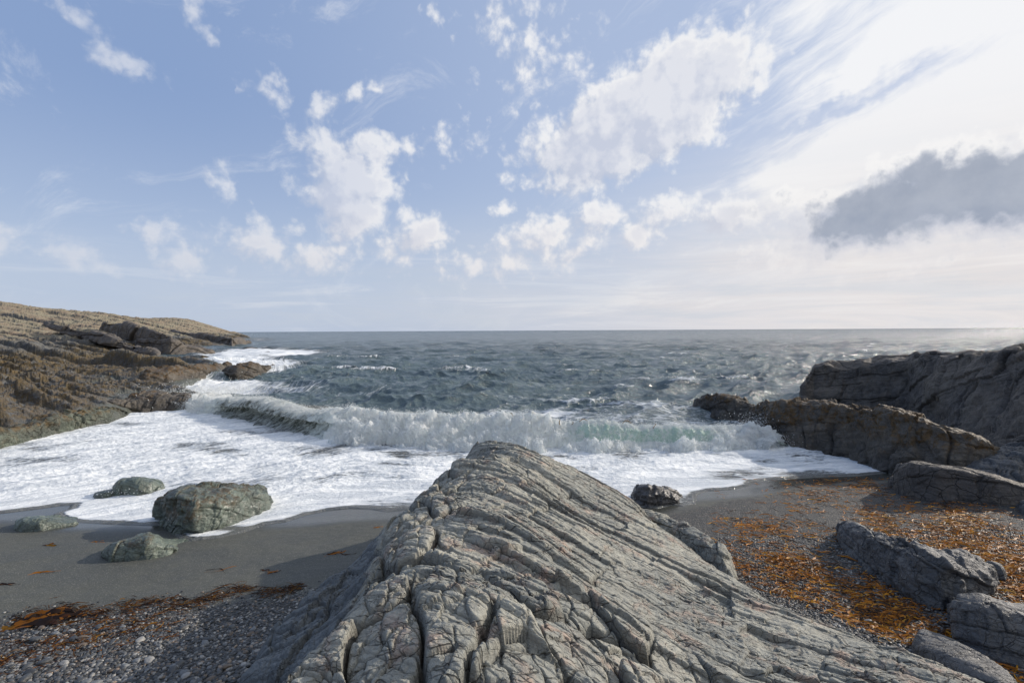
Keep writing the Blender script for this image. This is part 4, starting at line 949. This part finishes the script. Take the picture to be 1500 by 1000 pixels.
# ------------------------------------------------------------------ kelp
def ribbons(name, X0, Y0, Z0, ANG, LEN, WID, TINT, seed, mat=M_kelp, lift=.02, seg=7, curl=1.0, base=None):
    r = R(seed); n = len(X0)
    t = np.linspace(-.5, .5, seg)[None]
    bend = r.randn(n)[:, None] * .9 * curl; wig = r.randn(n)[:, None] * .6 * curl; p = r.rand(n)[:, None] * 6.28
    a = ANG[:, None] + bend * t * 2 + wig * np.sin(t * 7 + p)
    st = LEN[:, None] / (seg - 1)
    cx = X0[:, None] + np.cumsum(np.cos(a) * st, 1) - LEN[:, None] * np.cos(ANG[:, None]) / 2; cy = Y0[:, None] + np.cumsum(np.sin(a) * st, 1) - LEN[:, None] * np.sin(ANG[:, None]) / 2
    cz = Z0[:, None] + lift * (0.25 + np.abs(np.sin(t * 5 + p)) * r.rand(n)[:, None])
    w = WID[:, None] * (1 - (2 * t) ** 4 * .7) * (1 + .3 * np.sin(t * 23 + p))
    tw = p + t * 5 * r.randn(n)[:, None]
    sx, sy, sz = -np.sin(a) * np.cos(tw * .6), np.cos(a) * np.cos(tw * .6), np.sin(tw) * .55
    A = np.stack([cx + sx * w, cy + sy * w, cz + sz * w], -1); Bq = np.stack([cx - sx * w, cy - sy * w, cz - sz * w + 0 * w], -1)
    for q in (A, Bq): q[..., 2] = np.maximum(q[..., 2], Z0[:, None] + .003)
    V = np.stack([A, Bq], 2)                               # n,seg,2,3
    idx = (np.arange(n) * seg * 2)[:, None]; k = np.arange(seg - 1)[None] * 2
    Fc = np.stack([idx + k, idx + k + 1, idx + k + 3, idx + k + 2], -1).reshape(-1, 4)
    return link_mesh(name, V, Fc, mat, {'tint': np.repeat(TINT, seg * 2, 0)}, base=base)
def kelp_tint(r, n, bright=1.0):
    w = r.rand(n)[:, None] ** 1.3
    c = np.array([.62, .23, .014]) * (1 - w) + np.array([.13, .045, .012]) * w
    y = (r.rand(n) < .18)[:, None]; c = np.where(y, np.array([.7, .34, .03]), c)
    d = (r.rand(n) < .36)[:, None]; c = np.where(d, np.array([.05, .025, .014]), c)
    return c * bright
def kelp():
    r = R(61)
    def band(name, samples, label, N, L=(.07, .34), W=(.0022, .0065), bright=1.0, dirf=-.2, seed=1, spread=.5):
        PXk, PYk = samples(r, N); x, y, z = on_ground(PXk, PYk); n = len(x)
        ang = dirf + spread * r.randn(n)
        o = ribbons(name, x, y, z, ang, L[0] + (L[1] - L[0]) * r.rand(n) ** 1.6, W[0] + (W[1] - W[0]) * r.rand(n), kelp_tint(r, n, bright), seed, lift=.03)
        tag(o, label, 'seaweed'); o['kind'] = 'stuff'
    def right(r, N):
        px = 1040 + 620 * r.rand(N * 6); py = 700 + 330 * r.rand(N * 6)
        c = fbm2(px * .011, py * .02, 3, 701) + .35 * fbm2(px * .05, py * .09, 2, 702)
        d = np.zeros(len(px))
        def g(cx, cy, sx, sy, rot, w):
            a = math.radians(rot); u = (px - cx) * math.cos(a) + (py - cy) * math.sin(a); v = -(px - cx) * math.sin(a) + (py - cy) * math.cos(a)
            return w * np.exp(-(u / sx) ** 2 - (v / sy) ** 2)
        d = g(1380, 785, 190, 38, 22, 1.3) + g(1480, 830, 120, 40, 35, 1.1) + g(1180, 775, 70, 14, 8, .8) + g(1140, 850, 70, 40, 25, .7) + g(1290, 915, 120, 28, 22, .7) + g(1150, 820, 60, 20, 10, .5) + g(1260, 715, 60, 9, 0, .6) + g(1100, 770, 60, 8, 12, .4) + g(1400, 945, 60, 22, 25, .8) + g(1250, 880, 120, 40, 25, .5) + .04
        k = r.rand(len(px)) < np.clip(d * (.25 + .75 * sm(-.3, .5, c)) * (.45 + py / 1600), 0, 1)
        k &= ~((py > 845 + (px - 1075) * .40) & (px > 1000)) | (px > 1440)
        px, py = px[k], py[k]; q = r.permutation(len(px))[:N]; return px[q], py[q]
    band('seaweed', right, 'orange kelp strands strewn over the dark gravel between outcrop and right hand rocks', 7600, W=(.003, .010), dirf=-.15, seed=3)
    band('kelp_tangle', right, 'long tangled brown and orange kelp stalks lying on the gravel right of the outcrop', 1100, L=(.28, .62), W=(.004, .011), bright=.75, dirf=-.2, seed=23, spread=.7)
    def left(r, N):
        t = r.rand(N); px = 20 + 430 * t; py = 908 - 50 * t + r.randn(N) * (3.5 + 4 * (1 - t)) + 5 * np.sin(px * .05)
        k = fbm2(px * .02, py * .05, 2, 705) > -.22; return px[k], py[k]
    band('wrack_line', left, 'dark brown tide line of kelp between the sand and the shingle on the left', 950, bright=.22, dirf=.35, seed=5, spread=.35)
    def left2(r, N):
        px = -20 + 280 * r.rand(N); py = 965 - .25 * px + 14 * r.randn(N); return px, py
    band('stranded_weed', left2, 'thin brown weed stems scattered over the shingle at the lower left', 500, bright=.35, dirf=.4, seed=7)
    # single fronds one can point at
    def frond(px, py, L, W, ang, n, label, bright=.8, cat='kelp', seed=0, name='kelp_frond', sp=.1):
        x, y, z = on_ground(np.array([px], float), np.array([py], float)); rr = R(seed)
        X0 = x + rr.randn(n) * sp; Y0 = y + rr.randn(n) * sp * .5; Z0 = ground(X0, Y0)
        if name == 'kelp_heap':
            root = bpy.data.objects.new(name, None); COL.objects.link(root); root.location = (float(x[0]), float(y[0]), float(z[0])); tag(root, label, cat); bpy.context.view_layer.update()
            Zl = Z0 + .05 * np.exp(-((X0 - x) ** 2 + (Y0 - y) ** 2) / .02)
            for k in range(n):
                c = ribbons('blade', X0[k:k+1], Y0[k:k+1], Zl[k:k+1], ang + .4 * rr.randn(1), L * (.6 + .5 * rr.rand(1)), W * (.7 + .5 * rr.rand(1)), kelp_tint(rr, 1, bright), seed + k, lift=.03, seg=12, curl=.5, base=(float(x[0]), float(y[0]), float(z[0])))
                c.location = (0, 0, 0); c.parent = root
            return
        o = ribbons(name, X0, Y0, Z0, ang + .3 * rr.randn(n), L * (.6 + .5 * rr.rand(n)), W * (.7 + .5 * rr.rand(n)), kelp_tint(rr, n, bright), seed, lift=.02, seg=12, curl=.5, base=(float(x[0]), float(y[0]), float(z[0])))
        tag(o, label, cat)
    frond(68, 908, .42, .035, .2, 34, 'heap of broad glossy brown kelp blades near the lower left corner', .36, seed=11, name='kelp_heap', sp=.17)
    frond(318, 835, .42, .009, .25, 2, 'thin lone kelp stem on bare sand below the green boulders', .7, seed=12, sp=.03)
    frond(70, 799, .28, .02, .1, 4, 'short dark kelp scrap on the sand below the flat wet rock', .4, seed=13, sp=.06)
    frond(140, 793, .3, .008, .3, 2, 'pale tan kelp stem beside the low green boulder', 1.0, seed=14, sp=.05)
    frond(65, 838, .4, .01, .5, 3, 'thin brown kelp strand on the sand at mid left', .6, seed=15, sp=.06)
    frond(12, 856, .3, .012, .3, 3, 'dark kelp strip cut by the left edge of the picture', .45, seed=16, sp=.05)
    frond(395, 838, .22, .014, .1, 4, 'small orange kelp piece on sand left of the outcrop', 1.0, seed=17, sp=.06)
    frond(484, 811, .3, .014, .3, 6, 'orange kelp scraps in the shade at the foot of the outcrop', .9, seed=18, sp=.14)
    frond(553, 772, .2, .008, .1, 3, 'tiny orange kelp bit on the wet sand beside the outcrop flank', 1.0, seed=19, sp=.06)
    # kelp caught in the falling curtain of the wave
    for k, (px, py, ln) in enumerate(((856, 618, .3), (820, 622, .35), (921, 620, .3), (962, 626, .22), (840, 610, .2), (748, 610, .3))):
        iu = int(np.argmin(np.abs(Wpx - px))); sub = WG[iu]; pys = 484 + (H - sub[:, 2]) / sub[:, 1] * F; pys[:50] = 0
        c = sub[int(np.argmin(np.abs(pys - py)))]; rr = R(k)
        m = 10; t = np.linspace(0, 1, m); horiz = k in (0, 2)
        if horiz: pts = np.stack([(t - .5) * ln, 0 * t, .10 * np.sin(t * 3.1)], -1)
        else: pts = np.stack([.04 * np.sin(t * 5 + k), 0 * t, (t - .5) * ln], -1)
        pts = pts + c + np.array([Wnx[iu] * .06, Wny[iu] * .06, 0])
        off = np.array([0, 0, .014]) if horiz else np.array([.014, 0, 0])
        V = np.stack([pts + off, pts - off], 1); kk = np.arange(m - 1) * 2
        Fc = np.stack([kk, kk + 1, kk + 3, kk + 2], -1)
        o = link_mesh('kelp_frond', V, Fc, M_kelp, {'tint': np.repeat(np.array([[.20, .11, .03]]), 2 * m, 0)}, base=c)
        tag(o, ['hook of brown kelp lifted in the green face of the wave', 'dark upright kelp strand left in the pale wave curtain', 'short curved kelp piece right in the wave curtain', 'rightmost kelp scrap in the breaking wave', 'thin kelp thread near the wave crest', 'leftmost dark kelp clump in the white wave'][k], 'kelp', 'kelp caught in the wave')
kelp()

# ------------------------------------------------------------------ sky
SUN_AZ, SUN_EL = RAD(67), RAD(25)
def world():
    w = bpy.data.worlds.new('World'); scene.world = w; w.use_nodes = True
    t = NT(w.node_tree); t.dim = '2D'
    d = t.n('ShaderNodeTexCoord').outputs['Generated']
    s = t.n('ShaderNodeSeparateXYZ', {0: d}); dx, dy, dz = s.outputs[0], s.outputs[1], s.outputs[2]
    az = t.math('ARCTAN2', dx, dy); el = t.math('ARCSINE', dz)
    q = t.n('ShaderNodeCombineXYZ', {0: az, 1: el, 2: 0.0}).outputs[0]
    sky = t.n('ShaderNodeTexSky', sky_type='NISHITA', sun_disc=False, sun_elevation=SUN_EL, sun_rotation=SUN_AZ, air_density=1.0, dust_density=1.5, ozone_density=1.2)
    def azel(px, py):
        a, b = ray(px, py); v = np.array([a, 1, -b]); v /= np.linalg.norm(v); return math.atan2(v[0], v[1]), math.asin(v[2])
    blobs = [  # px, py, rx, ry (photo pixels), rotation deg, weight
        (935, 170, 165, 70, -20, 1.9), (1035, 118, 50, 62, 0, .9), (1010, 180, 75, 45, -15, .9), (840, 215, 62, 50, -10, .95), (880, 160, 60, 40, -25, .7), (1030, 85, 30, 26, 0, .7),
        (510, 270, 66, 60, 0, 1.3), (515, 305, 58, 46, 0, 1.25), (545, 225, 42, 30, 0, .8), (470, 225, 35, 32, 0, .6), (585, 212, 26, 14, 0, .55), (515, 335, 26, 22, 0, .8),
        (625, 345, 32, 30, 0, .85), (590, 350, 34, 34, 0, .6), (600, 318, 24, 20, 0, .6),
        (392, 352, 44, 24, 15, .75), (350, 335, 26, 14, 20, .5), (275, 365, 50, 28, 22, .65), (215, 340, 22, 14, 20, .5), (105, 368, 36, 18, 12, .55), (150, 385, 46, 14, 15, .5), (10, 365, 30, 24, 30, .6), (335, 275, 22, 30, 0, .38),
        (460, 375, 50, 24, 10, .55), (185, 88, 48, 22, 5, .6), (105, 24, 44, 20, 12, .6), (60, 8, 40, 10, 10, .4), (395, 138, 32, 22, 10, .58), (480, 150, 26, 12, -40, .45), (523, 142, 12, 12, 0, .62), (548, 139, 10, 9, 0, .62), (287, 16, 14, 34, -30, .5), (738, 306, 14, 11, 0, .7), (638, 15, 16, 16, 0, .5),
        (640, 205, 55, 24, -10, .36), (775, 50, 60, 90, 30, .36),
        (790, 345, 50, 38, 0, .85), (820, 328, 28, 22, 0, .7), (885, 320, 40, 32, 0, .85), (985, 308, 48, 28, -10, .9), (930, 350, 40, 26, 0, .9), (1070, 318, 40, 38, 0, .9), (1105, 312, 32, 20, 0, .7), (850, 365, 40, 20, 0, .5), (705, 385, 60, 22, 0, .5), (760, 390, 34, 22, 0, .5),
        (1190, 300, 60, 32, 10, .8), (1360, 290, 225, 62, -11, 1.5), (1500, 274, 155, 72, -12, 1.5), (1270, 315, 110, 40, 0, 1.45), (1420, 372, 110, 12, -4, .5), (1290, 405, 90, 10, 0, .45), (1140, 368, 70, 22, -5, .6),
    ]
    lay = [(1300, 285), ]
    # density group, evaluated twice (once towards the sun) so that the clouds shade themselves
    gt = bpy.data.node_groups.new('cloud_density', 'ShaderNodeTree')
    gt.interface.new_socket('Vector', in_out='INPUT', socket_type='NodeSocketVector'); gt.interface.new_socket('Density', in_out='OUTPUT', socket_type='NodeSocketFloat')
    gt.interface.new_socket('Mask', in_out='OUTPUT', socket_type='NodeSocketFloat')
    g = NT(gt); g.dim = '2D'; gi = g.n('NodeGroupInput').outputs[0]
    nv = g.vm('SUBTRACT', g.noise(gi, 7.0, 5, 0.6, 0.0, out='Color'), (0.5, 0.5, 0.5))
    qq = g.vm('ADD', gi, g.vm('SCALE', nv, scale=0.055)); acc = None
    for px, py, rx, ry, rot, wt in blobs:
        a, e = azel(px, py); a2, _ = azel(px + 20, py); _, e2 = azel(px, py - 20)
        ka, ke = (a2 - a) / 20, (e2 - e) / 20
        qi = qq if acc is None else g.n('ShaderNodeVectorMath', {0: acc, 1: (1e-7, 0, 0), 2: qq}, operation='MULTIPLY_ADD').outputs[0]
        mp = g.mapping(qi, (rx * ka * (1.4 if wt > .75 else 1.75), ry * ke * (1.4 if wt > .75 else 1.75), 1), (0, 0, -RAD(rot)), (a, e, 0), 'TEXTURE')
        mp2 = g.vm('MULTIPLY', mp, (1, 1, 0))
        v = g.math('MULTIPLY_ADD', g.vm('LENGTH', mp2), -wt, wt)
        acc = v if acc is None else g.math('SMOOTH_MAX', acc, v, 0.12)
    fb = g.noise(gi, 15.0, 10, 0.64, 0.15)
    fb2 = g.noise(gi, 4.5, 4, 0.5)
    mask = g.math('MAXIMUM', acc, -0.6)
    vq = g.vm('ADD', gi, g.vm('SCALE', g.noise(gi, 22.0, 3, 0.6, out='Color'), scale=0.03))
    pf = g.n('ShaderNodeTexVoronoi', {'Vector': vq, 'Scale': 26.0, 'Smoothness': 0.35}, feature='SMOOTH_F1', voronoi_dimensions='2D').outputs[0]
    pf2 = g.n('ShaderNodeTexVoronoi', {'Vector': vq, 'Scale': 62.0, 'Smoothness': 0.35}, feature='SMOOTH_F1', voronoi_dimensions='2D').outputs[0]
    den = g.math('ADD', mask, g.math('MULTIPLY', g.math('SUBTRACT', fb, 0.5), 1.15))
    den = g.math('ADD', den, g.math('MULTIPLY', g.math('SUBTRACT', 0.45, pf), 0.36))
    den = g.math('ADD', den, g.math('MULTIPLY', g.math('SUBTRACT', 0.45, pf2), 0.22))
    den = g.math('SUBTRACT', den, 0.10)
    den = g.math('MULTIPLY', g.math('GREATER_THAN', mask, -0.02), den)
    go = g.n('NodeGroupOutput', {0: den, 1: mask})
    A = t.n('ShaderNodeGroup', {0: q}, node_tree=gt)
    off = t.vm('ADD', q, (0.026, 0.020, 0))
    off = t.n('ShaderNodeVectorMath', {0: A.outputs[0], 1: (1e-7, 0, 0), 2: off}, operation='MULTIPLY_ADD').outputs[0]
    Bn = t.n('ShaderNodeGroup', {0: off}, node_tree=gt)
    D1, D2 = A.outputs[0], Bn.outputs[0]
    alpha = t.ss(D1, 0.0, 0.60)
    sunlit = t.lin(t.math('SUBTRACT', D1, D2), -0.34, 0.22)
    # thickness darkens the core: mostly for the big bank on the right
    bankx = t.math('MULTIPLY', t.ss(az, RAD(22), RAD(34)), t.ss(el, RAD(20), RAD(15)))
    thick = t.ss(D1, 0.28, 0.85)
    lit = t.mix(sunlit, (0.54, 0.59, 0.71), (0.96, 0.95, 0.94))
    lit = t.mix(t.math('MULTIPLY', thick, 0.58), lit, (0.60, 0.64, 0.76))
    bankc = t.mix(t.noise(q, 12.0, 6, 0.6), (0.22, 0.27, 0.37), (0.46, 0.50, 0.58))
    lit = t.mix(t.math('MULTIPLY', t.math('MULTIPLY', thick, bankx), 0.86), lit, bankc)
    lowc = t.math('MULTIPLY', t.ss(el, RAD(16), RAD(6), 0.0, 0.55), t.math('SUBTRACT', 1.0, t.math('MULTIPLY', thick, bankx)))
    lit = t.mix(lowc, lit, (0.80, 0.76, 0.76))
    # clear air
    base = t.n('ShaderNodeVectorMath', {0: sky.outputs[0], 'Scale': 0.115}, operation='SCALE').outputs[0]
    clear = t.mix(0.85, base, t.mix(t.ss(el, RAD(3), RAD(24)), (0.47, 0.57, 0.76), t.mix(t.ss(az, RAD(-40), RAD(15)), (0.27, 0.385, 0.64), (0.43, 0.53, 0.745))))
    # streaks of high cloud, running up to the right
    a0, e0 = azel(1250, 170)
    sc = t.mapping(q, (1.0, 1.0, 1.0), (0, 0, -RAD(19)), (0, 0, 0))
    sw = t.vm('ADD', sc, t.vm('SCALE', t.noise(q, 5, 4, out='Color'), scale=0.06))
    stv = t.noise(t.mapping(sw, (2.6, 13.0, 1.0)), 1.0, 9, 0.62, 0.3)
    stf = t.noise(t.mapping(sw, (8.0, 34.0, 1.0)), 1.0, 7, 0.65, 0.3)
    u = t.math('ADD', t.math('MULTIPLY', az, 1.0), t.math('MULTIPLY', el, 0.25))
    right = t.ss(u, RAD(17), RAD(48))
    sv = t.math('ADD', t.math('ADD', t.math('MULTIPLY', stv, 0.9), t.math('MULTIPLY', stf, 0.45)), t.math('SUBTRACT', t.math('MULTIPLY', right, 0.55), 0.1))
    # the broad white band
    ab, eb = azel(1330, 170)
    bmp = t.vm('LENGTH', t.vm('MULTIPLY', t.mapping(sw, (1, 1, 1), (0, 0, 0), (0, 0, 0)), (0, 0, 0)))
    def bandf(px, py, rx, ry, rot, k):
        a, e = azel(px, py); a2, _ = azel(px + 20, py); _, e2 = azel(px, py - 20)
        wq = t.vm('ADD', q, t.vm('SCALE', t.vm('SUBTRACT', t.noise(q, 6, 5, 0.6, out='Color'), (0.5, 0.5, 0.5)), scale=0.12))
        mp = t.vm('MULTIPLY', t.mapping(wq, (rx * (a2 - a) / 20, ry * (e2 - e) / 20, 1), (0, 0, RAD(rot)), (a, e, 0), 'TEXTURE'), (1, 1, 0))
        return t.math('MULTIPLY', t.ss(t.vm('LENGTH', mp), 0.35, 1.15, 1.0, 0.0), k)
    bnd = t.math('ADD', bandf(1370, 190, 420, 75, 16, .62), bandf(1500, 110, 300, 60, 20, .5))
    bnd = t.math('ADD', bnd, bandf(1400, 30, 330, 50, 14, .42))
    bnd = t.math('SUBTRACT', bnd, bandf(1290, 115, 200, 22, 15, .30))
    bnd = t.math('SUBTRACT', bnd, bandf(1350, 235, 180, 14, 12, .25))
    sv = t.math('ADD', sv, bnd)
    cir = t.math('MULTIPLY', t.ss(sv, 0.70, 1.22), t.ss(u, RAD(6), RAD(26)))
    wis = t.math('MULTIPLY', t.ss(t.noise(t.mapping(sw, (2.2, 5.0, 1.0), (0, 0, 0.5)), 1.6, 9, 0.7, 0.5), 0.54, 0.86), 0.55)
    cir = t.math('MAXIMUM', cir, wis)
    col = t.mix(t.math('MULTIPLY', cir, 0.93), clear, (0.93, 0.935, 0.95))
    # veil near the horizon
    hz1 = t.ss(el, t.lin(az, RAD(-40), RAD(30), RAD(12), RAD(23)), RAD(1.0))
    veil = t.mix(t.ss(az, RAD(-25), RAD(35)), (0.55, 0.61, 0.72), (0.78, 0.745, 0.745))
    vn = t.noise(t.mapping(q, (3, 14, 1)), 1.0, 6, 0.6, 0.3)
    vs = t.math('MULTIPLY', hz1, t.lin(vn, 0.3, 0.7, 0.6, 1.0))
    vs = t.math('MULTIPLY', vs, t.ss(az, RAD(-45), RAD(25), 0.60, 1.0))
    lowst = t.noise(t.mapping(q, (2.5, 26.0, 1), (0, 0, -0.08)), 1.0, 7, 0.65, 0.4)
    veil = t.mix(t.ss(lowst, 0.44, 0.66, 0.0, 0.55), veil, (0.60, 0.64, 0.70))
    veil = t.mix(t.ss(lowst, 0.48, 0.30, 0.0, 0.5), veil, (0.90, 0.88, 0.86))
    glow = t.math('MULTIPLY', t.ss(az, RAD(5), RAD(45)), t.ss(el, RAD(30), RAD(3)))
    col = t.mix(t.math('MULTIPLY', glow, 0.75), col, (0.88, 0.86, 0.86))
    col = t.mix(vs, col, veil)
    # faint patches of pinkish low cloud
    ca = t.math('MULTIPLY', alpha, t.ss(el, RAD(1.5), RAD(9), 0.25, 1.0))
    ca = t.math('MULTIPLY', ca, t.ss(az, RAD(-45), RAD(-2), 0.5, 1.0))
    col = t.mix(ca, col, lit)
    bg = t.n('ShaderNodeBackground', {0: col, 1: 1.0})
    t.n('ShaderNodeOutputWorld', {0: bg})
    w.cycles.sampling_method = 'MANUAL'; w.cycles.sample_map_resolution = 512
world()
sl = bpy.data.lights.new('sun', 'SUN'); sl.energy = 4.4; sl.angle = RAD(0.6); sl.color = (1.0, 0.90, 0.78)
so = bpy.data.objects.new('sun', sl); COL.objects.link(so)
from mathutils import Vector
sd_ = Vector((math.sin(SUN_AZ) * math.cos(SUN_EL), math.cos(SUN_AZ) * math.cos(SUN_EL), math.sin(SUN_EL)))
so.rotation_euler = sd_.to_track_quat('Z', 'Y').to_euler(); so.location = sd_ * 50

# ------------------------------------------------------------------ camera
cam = bpy.data.cameras.new('camera'); cam.lens = 17; cam.sensor_width = 36; cam.clip_start = 0.05; cam.clip_end = 60000
cam.shift_y = -16 / 1500
co = bpy.data.objects.new('camera', cam); COL.objects.link(co); co.location = (0, 0, H); co.rotation_euler = (RAD(90), math.atan(ROLL), 0)
scene.camera = co
scene.view_settings.view_transform = 'Standard'; scene.view_settings.look = 'None'; scene.view_settings.exposure = 0; scene.view_settings.gamma = 1
scene.cycles.max_bounces = 6; scene.cycles.diffuse_bounces = 4; scene.cycles.glossy_bounces = 3; scene.cycles.transmission_bounces = 4
